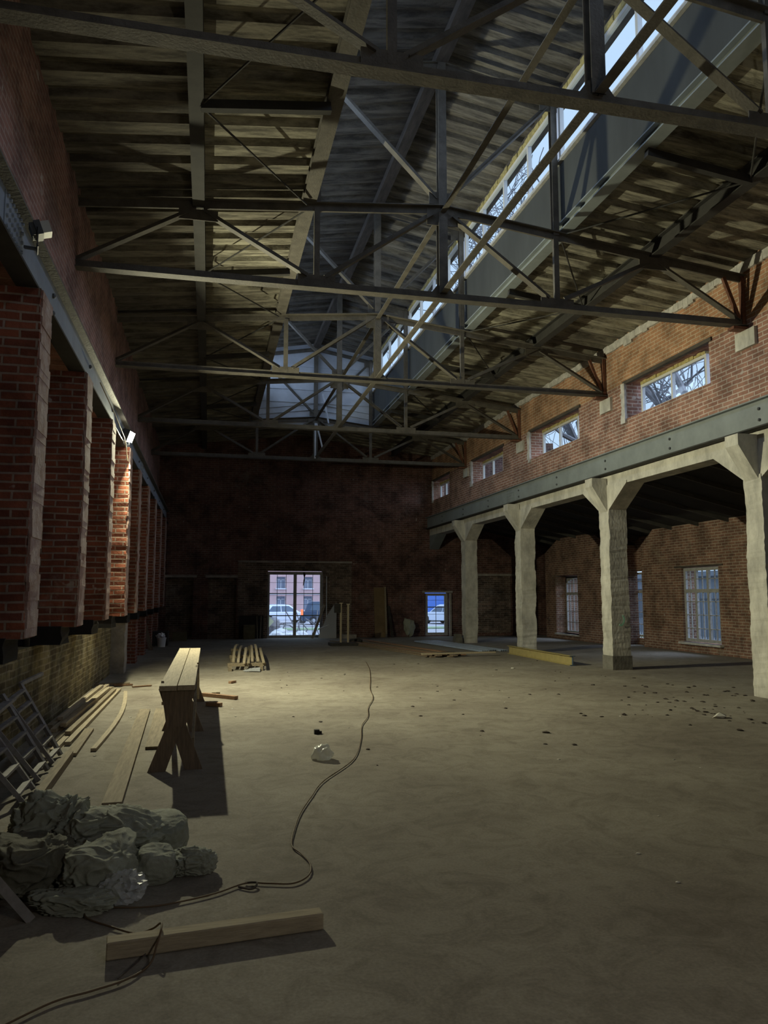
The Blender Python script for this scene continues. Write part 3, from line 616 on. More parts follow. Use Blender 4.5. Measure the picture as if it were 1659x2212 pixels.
long_beam('ridge_tie', 3.4, 7.50, tee(0.09, 0.07, 0.012, 0.025), M['steel'], 'upper tie bar joining the trusses along the middle', 'tie bar', y1=25.4)
long_beam('bottom_tie', 3.4, 6.20, tee(0.10, 0.07, 0.012, 0.025), M['steel'], 'lower tie bar joining the truss bottoms along the middle', 'tie bar', y1=25.4)
rods = []
for k in range(5):
    ya = [1.2] + TY; y0, y1 = ya[k], ya[k + 1]; ym = (y0 + y1) / 2
    for side, xa, xb, za, zb in (('left', -0.22, 1.28, 7.17, 7.36), ('right', 7.0, 5.45, 7.17, 7.36)):
        bname = ['nearest', 'second', 'third', 'fourth', 'fifth'][k]
        root = thing('roof_bracing', 'thin crossed bracing rods and strut under the %s roof slope, %s bay' % (side, bname), 'bracing rods', (xa, ym, za), 'roof bracing rods')
        for yy in (y0 + 0.1, y1 - 0.1):
            bm = nb(); tube(bm, [(xa, ym, za), (xb, yy, zb)], 0.014, 6); link_mesh('rod', bm, M['steel_dark'], root)
        bm = nb(); bar(bm, (xa, ym, za), (xb, ym, zb), 0.09, 0.11); link_mesh('strut', bm, M['steel_dark'], root)
# crane beams
def crane_beam(x, z, side, label, mb):
    root = thing('crane_beam', label, 'steel beam', (x, -8, z - .22))
    bm = nb(); L0, L1 = (-8.2, 29.6)
    bm.free(); bm = nb(); extrude_profile(bm, (x, L0, z), (x, L1, z), rect(0.02, 0.42)); link_mesh('web', bm, mb, root)
    bm = nb(); extrude_profile(bm, (x, L0, z + 0.22), (x, L1, z + 0.22), rect(0.20, 0.022)); link_mesh('flange', bm, M['steel'] if side < 0 else mb, root)
    bm = nb(); extrude_profile(bm, (x, L0, z - 0.22), (x, L1, z - 0.22), rect(0.18, 0.022)); link_mesh('flange', bm, M['steel_dark'], root)
    bm = nb(); fx = x + (0.012 if side < 0 else -0.012)
    for yy in [k * 2.45 + 0.6 for k in range(12)]:
        for dz in (-0.1, 0.08): lathe(bm, (fx, yy, z + dz), (1 if side < 0 else -1, 0, 0), [(0.026, 0), (0.026, 0.018), (0.012, 0.03)], 8)
    link_mesh('bolt_heads', bm, M['bolt'], root)
    for yy in ((6.0, 20.8) if side > 0 else (6.35, 18.5)):
        bm = nb(); sx = 1 if side < 0 else -1
        box(bm, min(x, x + sx * 0.02), max(x, x + sx * 0.02), yy - .28, yy + .28, z - .19, z + .19)
        for i in range(7):
            for j in range(5): lathe(bm, (x + sx * .02, yy - .24 + i * .08, z - .16 + j * .08), (sx, 0, 0), [(0.018, 0), (0.014, 0.018)], 6)
        link_mesh('splice_plate', bm, mb, root)
    return root
crane_beam(-1.60, 4.50, -1, 'blue-grey steel beam on top of the left brick piers', M['beam_left'])
crane_beam(8.52, 4.49, 1, 'grey steel beam carried by the concrete columns on the right', M['beam'])
# small bearing blocks below truss ends on the right
for k in range(4):
    y = TY[k + 1]; bm = nb(); box(bm, 8.69, 8.76, y - 0.26, y + 0.22, 5.74, 6.04)
    o = link_mesh('bearing_block', bm, M['concrete'], origin=(8.72, y, 5.74))
    tag(o, 'pale concrete block in the right brick wall under the %s truss' % ['second', 'third', 'fourth', 'farthest'][k], 'concrete block', 'bearing blocks under the truss ends')
    bm = nb(); box(bm, 8.45, 8.74, y - 0.08, y + 0.08, 6.04, 6.09); 
    o = link_mesh('bearing_plate', bm, M['rust'], origin=(8.6, y, 6.04)); tag(o, 'rusty bearing plate under the right end of the %s truss' % ['second', 'third', 'fourth', 'farthest'][k], 'steel plate', 'bearing plates under the truss ends')

# ================================================================== CONCRETE FRAME ON THE RIGHT
def column(cy, label, seed):
    root = thing('concrete_column', label, 'column', (8.81, cy, 0), 'concrete columns along the aisle')
    bm = nb(); jitter_column(bm, 8.58, 9.04, cy - 0.22, cy + 0.22, 0.0, 3.55, 0.06, 0.014, seed, chunk=0.035); link_mesh('shaft', bm, M['concrete'], root)
    bm = nb(); pr = [(8.60, 3.45), (8.60, 4.20), (8.24, 4.20), (8.24, 4.02)]      # bracket towards the hall
    y0, y1 = cy - 0.16, cy + 0.16
    a = [bm.verts.new((x, y0, z)) for x, z in pr]; b_ = [bm.verts.new((x, y1, z)) for x, z in pr]
    for i in range(4): bm.faces.new((a[i], a[(i + 1) % 4], b_[(i + 1) % 4], b_[i]))
    bm.faces.new(a); bm.faces.new(b_[::-1]); link_mesh('bracket', bm, M['concrete'], root)
    bm = nb(); pr = [(cy - .22, 3.50), (cy + .22, 3.50), (cy + 0.98, 4.0), (cy + .98, 4.05), (cy - .98, 4.05), (cy - .98, 4.0)]
    a = [bm.verts.new((8.60, y, z)) for y, z in pr]; b_ = [bm.verts.new((9.02, y, z)) for y, z in pr]
    for i in range(6): bm.faces.new((a[i], a[(i + 1) % 6], b_[(i + 1) % 6], b_[i]))
    bm.faces.new(a); bm.faces.new(b_[::-1]); link_mesh('haunch', bm, M['concrete'], root)
    return root
column(CY[0], 'concrete column at the right edge, nearest to the viewer', 1)
c2 = column(CY[1], 'second concrete column, with a damp dark foot and a mint paint mark', 2)
bm = nb(); box(bm, 8.575, 9.045, CY[1] - .23, CY[1] + .22, 0, 0.30); link_mesh('damp_foot', bm, M['concrete_dark'], c2)
bm = nb(); 
pts = [(8.76, CY[1] - .232, 0.98), (8.80, CY[1] - .232, 0.95), (8.85, CY[1] - .232, 0.99), (8.88, CY[1] - .232, 1.07), (8.87, CY[1] - .232, 1.14), (8.84, CY[1] - .232, 1.17)]
for i in range(len(pts) - 1): bar(bm, pts[i], pts[i + 1], 0.03, 0.006, (0, 1, 0))
link_mesh('paint_mark', bm, M['chalk'], c2)
column(CY[2], 'third concrete column from the viewer', 3); column(CY[3], 'farthest concrete column, beside the small glazed door', 4)
column(5.9, 'concrete column beside the viewer, outside the picture', 5)
bm = nb(); box(bm, 8.62, 9.02, -8.2, 29.65, 4.0, 4.25)
o = link_mesh('concrete_beam', bm, M['concrete'], origin=(8.8, -8.2, 4.0)); tag(o, 'long concrete beam resting on the row of concrete columns', 'concrete beam')
bm = nb(); pr = [(29.65, 3.45), (29.65, 4.0), (28.6, 4.0), (28.9, 3.85)]
a = [bm.verts.new((8.62, y, z)) for y, z in pr]; b_ = [bm.verts.new((9.0, y, z)) for y, z in pr]
for i in range(4): bm.faces.new((a[i], a[(i + 1) % 4], b_[(i + 1) % 4], b_[i]))
bm.faces.new(a); bm.faces.new(b_[::-1]); o = link_mesh('wall_bracket', bm, M['beam'], origin=(8.8, 29.6, 3.5)); tag(o, 'grey concrete bracket where the beam meets the end wall', 'bracket')

# ================================================================== LEFT BRICK PIERS
PY = [6.95, 9.55, 12.02, 14.35, 16.9, 19.4, 22.0, 24.6, 27.2]
P_LAB = ['nearest brick pier on the left', 'second brick pier from the left edge of the picture', 'third brick pier, left of the lamp', 'brick pier lit from above by the bright lamp', 'first brick pier beyond the bright lamp', 'second brick pier beyond the bright lamp',
         'third brick pier beyond the bright lamp', 'next to last brick pier, in the dark', 'last brick pier before the end wall, in the dark']
for i, y in enumerate(PY):
    root = thing('brick_pier', P_LAB[i], 'brick pier', (-1.9, y + .25, 1.05 if i < 4 else 0.0), 'brick piers along the left wall')
    bm = nb(); jitter_column(bm, -2.3, -1.44 if i == 3 else -1.48, y, y + 0.48, 1.24, 4.27, 0.078, 0.016, 40 + i, chunk=0.02); link_mesh('shaft', bm, M['brick_pier'], root)
    bm = nb(); rr_ = random.Random(90 + i)
    for k in range(39):
        z = 1.25 + k * .0772; xo = -1.478 if i != 3 else -1.438; box(bm, xo - .02, xo + rr_.uniform(.0, .01), y + .02 + rr_.uniform(0, .03), y + .455 + rr_.uniform(-.03, .02), z, z + .0772)
    link_mesh('worn_plaster_face', bm, M['worn'], root)
    bm = nb(); jitter_column(bm, -2.3, -1.62, y - .05, y + 0.5, 1.04, 1.25, 0.07, 0.03, 60 + i); link_mesh('broken_foot', bm, M['tar'], root)  # near-black slab below the pier shaft
    if i >= 4:
        bm = nb(); jitter_column(bm, -2.3, -1.66, y, y + .6, 0, 1.04, 0.13, 0.02, 80 + i); link_mesh('base', bm, M['plaster'] if i == 4 else M['brick_pier'], root)
bm = nb(); box(bm, -2.3, -1.52, 7.52, 7.56, 1.3, 4.2); bm.free()
bm = nb(); tube(bm, [(-1.98, 9.42, 1.03), (-1.98, 9.42, 3.6), (-2.0, 9.42, 3.75), (-2.29, 9.42, 3.80)], 0.035, 8)
o = link_mesh('drain_pipe', bm, M['dark'], origin=(-1.78, 9.42, 1.3), smooth=True); tag(o, 'thin dark pipe in front of the second brick pier', 'pipe')

# ================================================================== LAMPS OF THE HALL
def floodlight(loc, facing, label, face_mat, size=0.34, shield=False):
    root = thing('floodlight', label, 'floodlight', loc, 'floodlights on the left steel beam')
    f = V(facing).normalized(); s = f.cross(V((0, 0, 1))).normalized(); u = s.cross(f); P = V(loc)
    def obox(c, w, h, d, nm, m, par=root):
        bm = nb(); vs = box(bm, -w / 2, w / 2, -d / 2, d / 2, -h / 2, h / 2)
        for v in vs: v.co = P + c[0] * s + c[1] * f + c[2] * u + s * v.co.x + f * v.co.y + u * v.co.z
        return link_mesh(nm, bm, m, par)
    obox((0, -0.03, 0), size, size * .8, 0.05, 'housing', M['lamp_body'])
    obox((0, 0.03, 0), size * .82, size * .66, 0.07, 'lens', face_mat)
    if shield: obox((size * .5, 0.025, 0), 0.008, size * .8, 0.09, 'side_visor', M['lamp_body'])  # plate added to keep the lamp's light off the beam beside it
    for k in range(5): obox((-size * .36 + k * size * .18, -0.07, 0), 0.012, size * .7, 0.04, 'cooling_fin', M['lamp_body'])
    bm = nb(); w = size / 2 + .015
    for a, b_ in ((P - s * w - f * .03, P - s * w - f * .03 + V((0, 0, -.16))), (P + s * w - f * .03, P + s * w - f * .03 + V((0, 0, -.16))), (P - s * w - f * .03 + V((0, 0, -.16)), P + s * w - f * .03 + V((0, 0, -.16)))):
        bar(bm, a, b_, 0.03, 0.008, tuple(f))
    bar(bm, P - f * .03 + V((0, 0, -.16)), (min(P.x - .1, -1.55) if P.x < 0 else P.x, P.y, P.z - .16), 0.03, 0.02)
    link_mesh('bracket', bm, M['lamp_body'], root)
    return root
L1 = V((-1.46, 14.08, 4.42)); F1 = V((0.92, -0.27, -0.34)).normalized()
floodlight(L1, F1, 'glaring floodlight on the left beam above the lit brick pier', M['lamp_face'], 0.26, True)
aim(lamp('floodlight_glow', 'AREA', L1 + F1 * 0.07, 660, (1.0, 0.965, 0.66), shape='RECTANGLE', size=0.16, size_y=0.10), F1)
L2 = V((-1.42, 6.57, 4.62)); F2 = V((0.92, 0.2, 0.36)).normalized()
floodlight(L2, F2, 'second floodlight, seen edge-on high up on the left beam', M['lamp_dim'], 0.15)
lamp('second_floodlight_glow', 'SPOT', L2 + F2 * 0.04, 22, (1.0, 0.92, 0.66), shadow_soft_size=0.06, spot_size=math.radians(150), spot_blend=0.6).rotation_euler = F2.to_track_quat('-Z', 'Y').to_euler()
# work light on a stand behind the viewer
L3 = V((2.3, -1.0, 2.0)); F3 = V((0.0, 0.6, 0.75)).normalized()
root = thing('work_light', 'tripod work light standing behind the viewer, aimed at the roof', 'work light', (L3.x, L3.y, 0))
for k in range(3):
    a = k * 2.1 + .4; bm = nb(); tube(bm, [(L3.x, L3.y, 0.9), (L3.x + .45 * math.cos(a), L3.y + .45 * math.sin(a), 0.012)], 0.012, 6); link_mesh('leg', bm, M['lamp_body'], root)
bm = nb(); tube(bm, [(L3.x, L3.y, 0.85), (L3.x, L3.y, 1.86)], 0.014, 8); link_mesh('pole', bm, M['lamp_body'], root)
bm = nb(); vs = box(bm, -.13, .13, -.03, .03, -.1, .1); q = F3.to_track_quat('Y', 'Z')
for v in vs: v.co = L3 + q @ v.co - F3 * .04
link_mesh('lamp_head', bm, M['lamp_body'], root)
lamp('work_light_glow', 'SPOT', L3 + F3 * 0.03, 100, (1.0, 0.90, 0.68), shadow_soft_size=0.05, spot_size=math.radians(110), spot_blend=0.8).rotation_euler = F3.to_track_quat('-Z', 'Y').to_euler()
F4 = V((0.05, 1.0, -0.36)).normalized(); P4 = V((2.3, -1.0, 2.45))  # added second head: unseen soft fill from behind the viewer
bm = nb(); tube(bm, [(L3.x, L3.y - .06, 1.8), (L3.x, L3.y - .06, 2.4)], 0.012, 8); link_mesh('pole', bm, M['lamp_body'], root)
bm = nb(); vs = box(bm, -.27, .27, -.03, .03, -.2, .2); q = F4.to_track_quat('Y', 'Z')
for v in vs: v.co = P4 + q @ v.co - F4 * .04
link_mesh('lamp_head', bm, M['lamp_body'], root)  # housing added around the fill light
aim(lamp('work_light_soft_glow', 'AREA', P4, 26, (1.0, 0.95, 0.88), shape='RECTANGLE', size=0.5, size_y=0.36), F4)
# cable of the lamp
bm = nb(); tube(bm, [(-1.50, 14.05, 4.30), (-1.47, 13.6, 4.30), (-1.46, 12.2, 4.36), (-1.46, 10.5, 4.40)], 0.008, 5); tube(bm, [(-1.50, 14.0, 4.3), (-1.45, 14.2, 3.98), (-1.44, 13.95, 3.95), (-1.47, 13.85, 4.3)], 0.006, 5)
o = link_mesh('lamp_cable', bm, M['wood_old'], origin=(-1.5, 13.62, 4.2)); tag(o, 'thin pale cable running along the left beam to the bright lamp', 'cable')

# ================================================================== THINGS ON THE FLOOR
def plank_mesh(bm, p, q, w, t, bow=0.0, n=10, side=0.0, twist=0.0):
    """board from p to q (points on its underside centre line), slightly bowed"""
    p, q = V(p), V(q); d = (q - p); L = d.length; d.normalize(); s = V((d.y, -d.x, 0)).normalized(); u = s.cross(d); rings = []
    for i in range(n + 1):
        t_ = i / n; c = p.lerp(q, t_) + V((0, 0, 1)) * bow * math.sin(math.pi * t_) + s * side * math.sin(math.pi * t_)
        a = twist * t_; ss = s * math.cos(a) + u * math.sin(a); uu = u * math.cos(a) - s * math.sin(a)
        rings.append([bm.verts.new(c + ss * x + uu * y) for x, y in ((-w / 2, 0), (w / 2, 0), (w / 2, t), (-w / 2, t))])
    for i in range(n):
        for k in range(4): bm.faces.new((rings[i][k], rings[i][(k + 1) % 4], rings[i + 1][(k + 1) % 4], rings[i + 1][k]))
    bm.faces.new(rings[0][::-1]); bm.faces.new(rings[-1])
def board(name, label, cat, p, q, w, t, m, group=None, **kw):
    bm = nb(); plank_mesh(bm, p, q, w, t, **kw); o = link_mesh(name, bm, m, origin=p); return tag(o, label, cat, group)

# --- trestle bench
BX0, BX1, BY0, BY1, BZ = -0.415, -0.10, 7.38, 12.6, 0.785
root = thing('trestle_bench', 'long narrow wooden trestle bench with crossed plank legs', 'bench', (-0.26, 10.0, 0))
mid = (BX0 + BX1) / 2
for a, b_, dy in ((BX0, mid - 0.004, 0.0), (mid + 0.004, BX1, 0.02)):
    bm = nb(); box(bm, a, b_, BY0 + dy, BY1 - dy, BZ - 0.045, BZ); link_mesh('seat_plank', bm, M['wood'], root)
for yy in (7.50, 9.55, 12.2):
    for sx, dy in ((1, 0.0), (-1, 0.045)):
        xa, xb = (-0.26 - sx * 0.165, -0.26 + sx * 0.155)
        bm = nb()
        bm.free(); bm = nb()
        w = 0.16; pr = [(xa - w / 2, 0.0), (xa + w / 2, 0.0), (xb + w / 2 * .8 - sx * .05, BZ - .046), (xb - w / 2 * .8 - sx * .05, BZ - .046)]
        A = [bm.verts.new((x, yy + dy, z)) for x, z in pr]; B = [bm.verts.new((x, yy + dy + .04, z)) for x, z in pr]
        for i in range(4): bm.faces.new((A[i], A[(i + 1) % 4], B[(i + 1) % 4], B[i]))
        bm.faces.new(A); bm.faces.new(B[::-1]); link_mesh('leg', bm, M['wood_dark'], root)
for yy in (7.53, 12.23):
    bm = nb(); pr = [(-0.345, .40), (-0.175, .40), (-0.115, .735), (-0.40, .735)]
    A = [bm.verts.new((x, yy - .045, z)) for x, z in pr]; B = [bm.verts.new((x, yy - .03, z)) for x, z in pr]
    for i in range(4): bm.faces.new((A[i], A[(i + 1) % 4], B[(i + 1) % 4], B[i]))
    bm.faces.new(A); bm.faces.new(B[::-1]); link_mesh('end_panel', bm, M['wood_dark'], root)
for x, y0, y1, z0, z1 in ((-0.11, 7.60, 9.3, 0.22, 0.74), (-0.10, 9.62, 11.1, 0.74, 0.25), (-0.40, 7.62, 9.4, 0.74, 0.25)):
    bm = nb(); bar(bm, (x, y0, z0), (x, y1, z1), 0.025, 0.13); link_mesh('brace', bm, M['wood_old'], root)
for sx in (-1, 1):
    bm = nb(); bar(bm, (-0.26 + sx * .115, 7.56, .69), (-0.26 + sx * .115, 12.3, .69), 0.03, 0.08); link_mesh('rail', bm, M['wood_dark'], root)

# --- single boards around it
board('plank', 'long pale plank lying left of the trestle bench', 'plank', (-0.68, 6.37, 0.005), (-0.825, 11.4, 0.005), 0.145, 0.03, M['wood_old'])
board('plank', 'second plank lying half under the trestle bench', 'plank', (-0.52, 8.6, 0.005), (-0.60, 11.45, 0.005), 0.17, 0.025, M['wood_old'])
board('batten', 'thin bent batten lying between the board pile and the planks', 'batten', (-1.12, 8.62, 0.004), (-1.30, 13.6, 0.004), 0.055, 0.03, M['wood'], side=0.10)
rnd = random.Random(11)
pile = [(-1.82, 9.3, -1.80, 14.3, 0.0), (-1.74, 9.6, -1.74, 14.5, 0.0), (-1.66, 9.2, -1.66, 14.1, 0.0), (-1.585, 9.0, -1.58, 14.2, 0.0), (-1.51, 8.6, -1.50, 14.0, 0.0), (-1.435, 9.0, -1.43, 13.9, 0.0),
        (-1.78, 9.9, -1.76, 13.9, 0.045), (-1.69, 9.6, -1.66, 14.2, 0.045), (-1.60, 9.9, -1.56, 13.8, 0.045), (-1.50, 9.4, -1.47, 13.5, 0.045), (-1.72, 10.2, -1.69, 13.7, 0.09), (-1.60, 9.7, -1.54, 13.3, 0.09)]
for i, (xa, ya, xb, yb, z) in enumerate(pile):
    board('timber_batten', 'sawn batten in the pile along the foot of the left wall', 'batten', (xa, ya, z + .004), (xb, yb, z + .004 + rnd.uniform(0, .0)), 0.062, 0.040, M['wood'] if i % 3 else M['wood_old'], group='battens piled along the left wall', side=rnd.uniform(-.004, .004))
board('plank', 'grey plank end sticking out in front of the batten pile', 'plank', (-1.30, 8.4, 0.005), (-1.34, 9.9, 0.005), 0.10, 0.03, M['wood_old'])
board('plank', 'short board lying across the far ends of the batten pile', 'plank', (-1.95, 14.75, 0.005), (-1.35, 14.85, 0.005), 0.10, 0.035, M['wood_old'])
board('plank', 'reddish offcut behind the batten pile', 'plank', (-1.60, 14.62, 0.005), (-1.28, 14.66, 0.005), 0.05, 0.03, M['wood_red'])
board('plank', 'short reddish strip on the floor past the batten pile', 'plank', (-1.26, 14.35, 0.005), (-0.95, 14.5, 0.005), 0.05, 0.02, M['wood_red'])
board('plank', 'red-brown beam end lying behind the bench, right of its far legs', 'plank', (-0.05, 12.9, 0.005), (0.46, 12.35, 0.005), 0.08, 0.05, M['wood_red'])
board('plank', 'short dark block beside the red-brown beam end', 'offcut', (0.02, 11.75, 0.005), (0.22, 11.62, 0.005), 0.07, 0.05, M['wood_red'])
for i, (x, y, l, a) in enumerate([(-.62, 12.75, .16, .2), (-.55, 13.1, .10, 1.0), (-.50, 12.5, .09, .5), (-.63, 12.05, .10, -.2), (-.46, 12.9, .12, .1), (0.10, 13.0, .12, .3), (0.42, 14.6, .16, .9)]):
    board('wood_offcut', 'small wood offcut on the floor near the far end of the bench', 'offcut', (x, y, .003), (x + l * math.cos(a), y + l * math.sin(a), .003), 0.06, 0.04, M['wood_old'] if i % 2 else M['wood_red'], group='small offcuts beyond the bench', n=1)
# squared timber in the foreground
o = board('squared_timber', 'thick squared timber lying on the floor in the foreground', 'timber', (-0.405, 3.79, 0.004), (0.575, 3.90, 0.004), 0.085, 0.075, M['wood_x'], n=12)
b = o.modifiers.new('bevel', 'BEVEL'); b.width = 0.006; b.segments = 2

# --- pole leaning in at the left edge
bm = nb(); bar(bm, (-0.825, 4.30, 0.005), (-1.30, 4.05, 0.72), 0.055, 0.045)
o = link_mesh('leaning_bar', bm, M['rack'], origin=(-.825, 4.3, 0)); tag(o, 'grey slat leaning in from the left edge in front of the sacks', 'slat')

# --- steel ladder racks leaning on the left wall
def rack(p_near, p_far, top_near, top_far, label, rungs=5, hook=False):
    root = thing('steel_rack', label, 'steel rack', p_near, 'steel racks leaning on the left wall')
    a0, a1, b0, b1 = V(p_near), V(top_near), V(p_far), V(top_far)
    for p, q in ((a0, a1), (b0, b1)):
        bm = nb(); bar(bm, p, q, 0.035, 0.035); link_mesh('rail', bm, M['rack'], root)
    for k in range(rungs):
        t = (k + 0.5) / rungs; bm = nb(); bar(bm, a0.lerp(a1, t), b0.lerp(b1, t), 0.05, 0.022); link_mesh('rung', bm, M['rack'], root)
    if hook:
        bm = nb(); bar(bm, b1, b1 + V((0.06, 0.75, 0.03)), 0.035, 0.035); link_mesh('top_arm', bm, M['rack'], root)
rack((-1.40, 8.02, 0.02), (-1.40, 8.42, 0.02), (-1.86, 8.0, 0.66), (-1.86, 8.66, 0.70), 'steel rack with a bent top arm, farthest of the racks leaning on the left wall', 6, True)
rack((-1.38, 7.30, 0.02), (-1.39, 7.72, 0.02), (-1.86, 7.2, 0.66), (-1.86, 7.95, 0.68), 'middle steel rack leaning on the left wall', 5)
rack((-1.34, 6.55, 0.02), (-1.36, 7.0, 0.02), (-1.84, 6.4, 0.70), (-1.84, 7.0, 0.70), 'nearest steel rack leaning on the left wall, cut by the picture edge', 5)
bm = nb(); bar(bm, (-1.70, 6.9, 0.62), (-1.84, 8.3, 0.60), 0.06, 0.03); o = link_mesh('steel_flat', bm, M['rack'], origin=(-1.7, 6.9, .6)); tag(o, 'steel flat bar lying across the tops of the racks', 'steel bar')
board('plank', 'long edge board lying in front of the steel racks', 'plank', (-1.22, 5.2, 0.004), (-1.30, 8.3, 0.004), 0.07, 0.07, M['wood_old'])

# --- sacks
def sack(name, label, loc, dims, rot=0.0, tilt=0.0, seed=0, m='sack', crumple=0.10, ridge=0.5, group='dusty sacks in the heap on the left', sub=6, flap=None):
    """filled woven sack: a pillow with sharp cloth folds, flattened where it lies"""
    bm = nb(); bmesh.ops.create_icosphere(bm, subdivisions=sub, radius=1.0)
    R = Matrix.Rotation(rot, 3, 'Z') @ Matrix.Rotation(tilt, 3, 'Y'); off = V((seed * 3.17, seed * 1.73, seed * 0.9))
    def rid(p, sharp=2.0): return (1 - min(1, abs(noise.noise(p)) * sharp)) ** 2
    for v in bm.verts:
        n_ = v.co.normalized(); x, y, z = n_
        f = lambda a, e: math.copysign(abs(a) ** e, a)
        p = V((f(x, .75) * dims[0] / 2, f(y, .8) * dims[1] / 2, f(z, .85) * dims[2] / 2))
        q = n_ * 1.1 + off; warp = V((noise.noise(q * 1.3), noise.noise(q * 1.3 + V((9, 0, 0))), noise.noise(q * 1.3 + V((0, 9, 0))))) * 0.9
        big = noise.noise(q) * 0.5
        f1 = rid(q * 1.6 + warp, 2.4) - .35; f2 = rid(q * 3.4 + warp * 1.6 + V((3, 3, 3)), 2.2) - .3
        w = big * 0.40 + ridge * 0.20 * f1 + crumple * 0.15 * f2 + noise.noise(q * 6) * 0.02 * (1 + ridge)
        v.co = R @ (p * (1.0 + w))
        v.co.z += dims[2] * .12 * big
    zc = -dims[2] * 0.40
    for v in bm.verts:
        if v.co.z < zc: v.co.z = zc + (v.co.z - zc) * 0.06
    lo = min(v.co.z for v in bm.verts)
    for v in bm.verts: v.co += V((loc[0], loc[1], loc[2] - lo))
    o = link_mesh(name, bm, M[m], smooth=True, origin=loc); return tag(o, label, 'sack', group)
sack('sack', 'rounded filled sack at the right front of the heap', (-0.265, 4.72, 0.0), (0.25, 0.25, 0.21), 0.15, seed=1, crumple=.06, ridge=.2)
sack('sack', 'crumpled empty sack with gathered folds, rightmost of the heap', (-0.06, 4.80, 0.0), (0.25, 0.22, 0.15), 0.12, seed=23, crumple=.75, ridge=.9)
sack('sack', 'smooth bulging sack at the back right of the heap', (-0.27, 5.28, 0.0), (0.34, 0.44, 0.25), 0.2, seed=3, crumple=.05, ridge=.12)
sack('sack', 'big sack with a folded flap on top of the heap', (-0.47, 5.06, 0.10), (0.46, 0.40, 0.22), -0.25, 0.15, seed=4, crumple=.35, ridge=.8)
sack('sack', 'wide slumped sack in the front middle of the heap', (-0.56, 4.72, 0.0), (0.42, 0.46, 0.27), 0.1, seed=5, crumple=.28, ridge=.6)
sack('sack', 'tattered sack lying lowest at the front left of the heap', (-0.64, 4.40, 0.0), (0.40, 0.24, 0.10), -0.3, seed=16, crumple=.8, ridge=.9)
sack('sack', 'dark dirty sack at the left of the heap', (-0.93, 4.78, 0.0), (0.42, 0.50, 0.30), 0.3, seed=7, m='sack_dark', crumple=.4, ridge=.8)
sack('sack', 'sack with sharp upright folds at the back left of the heap', (-0.90, 5.25, 0.0), (0.44, 0.46, 0.40), -0.2, seed=8, crumple=.8, ridge=1.0)
sack('sack', 'creased sack tucked between the top sack and the back left one', (-0.70, 5.08, 0.06), (0.34, 0.42, 0.27), 0.5, seed=9, crumple=.7, ridge=1.0)
sack('sack', 'small ragged sack at the far end of the heap near the racks', (-0.95, 5.72, 0.0), (0.32, 0.40, 0.22), 0.1, seed=10, crumple=.9, ridge=1.1)
bm = nb(); bmesh.ops.create_icosphere(bm, subdivisions=4, radius=1.0)
for v in bm.verts:
    n_ = v.co.normalized(); w = (0.5 - abs(noise.noise(n_ * 2.6 + V((9, 1, 4))))) * 0.7 + noise.noise(n_ * 6) * .15
    v.co = V((n_.x * .10, n_.y * .10, max(n_.z, -.6) * .07)) * (1 + w)
lo = min(v.co.z for v in bm.verts)
for v in bm.verts: v.co += V((-.405, 4.47, -lo + .002))
o = link_mesh('plastic_bag', bm, M['film'], origin=(-.405, 4.47, 0)); tag(o, 'crumpled clear plastic bag between the two front sacks', 'plastic bag')

# --- clear plastic dome-shaped bag on the floor
bm = nb(); bmesh.ops.create_icosphere(bm, subdivisions=4, radius=1.0)
for v in bm.verts:
    n_ = v.co.normalized(); w = noise.noise(n_ * 1.7 + V((2, 7, 1))) * .35 + (0.5 - abs(noise.noise(n_ * 3.1))) * .12
    v.co = V((n_.x * .095, n_.y * .09, max(n_.z, -.35) * .095)) * (1 + w)
lo = min(v.co.z for v in bm.verts)
for v in bm.verts: v.co += V((1.135, 7.72, -lo + .002))
o = link_mesh('plastic_cover', bm, M['film_dome'], smooth=True, origin=(1.135, 7.72, 0)); tag(o, 'translucent puffed plastic wrapper alone on the open floor', 'plastic wrapper')
bm = nb(); box(bm, 1.24, 1.30, 9.10, 9.16, 0.0, 0.05); box(bm, 1.30, 1.33, 9.12, 9.15, 0, .03)
o = link_mesh('brick_chunk', bm, M['dark'], origin=(1.27, 9.13, 0)); tag(o, 'small dark chunk on the floor behind the plastic wrapper', 'chunk')

# --- cable
def bez(pts, n=8):
    out = []; P = [V(p) for p in pts]; P = [P[0]] + P + [P[-1]]
    for i in range(1, len(P) - 2):
        for k in range(n):
            t = k / n; a, b_, c, d = P[i - 1], P[i], P[i + 1], P[i + 2]
            out.append(0.5 * ((2 * b_) + (c - a) * t + (2 * a - 5 * b_ + 4 * c - d) * t * t + (3 * b_ - a - 3 * c + d) * t ** 3))
    out.append(P[-2]); return out
cz = 0.012
cab = [(3.77, 18.6), (3.45, 16.6), (3.05, 14.6), (2.74, 13.13), (2.55, 12.0), (2.27, 11.01), (2.10, 10.2), (1.88, 9.5), (1.69, 8.6), (1.42, 7.6), (1.01, 6.79), (0.84, 6.3), (0.70, 5.85), (0.61, 5.45), (0.56, 5.13), (0.60, 4.95), (0.63, 4.76), (0.60, 4.58), (0.50, 4.47), (0.36, 4.50), (0.24, 4.53), (0.08, 4.42), (-0.08, 4.35), (-0.24, 4.31), (-0.40, 4.33), (-0.52, 4.38), (-0.57, 4.32), (-0.54, 4.22), (-0.42, 4.10)]
tail_ = [(-0.30, 4.0, cz), (-0.22, 3.96, .04), (-0.178, 3.88, .094), (-0.172, 3.80, .098), (-0.185, 3.74, .06), (-0.21, 3.66, cz), (-0.29, 3.55, cz), (-0.42, 3.48, cz), (-0.56, 3.42, cz), (-0.74, 3.25, cz), (-1.0, 3.0, cz)]
bm = nb(); tube(bm, bez([(x, y, cz) for x, y in cab] + tail_), 0.0048, 6)
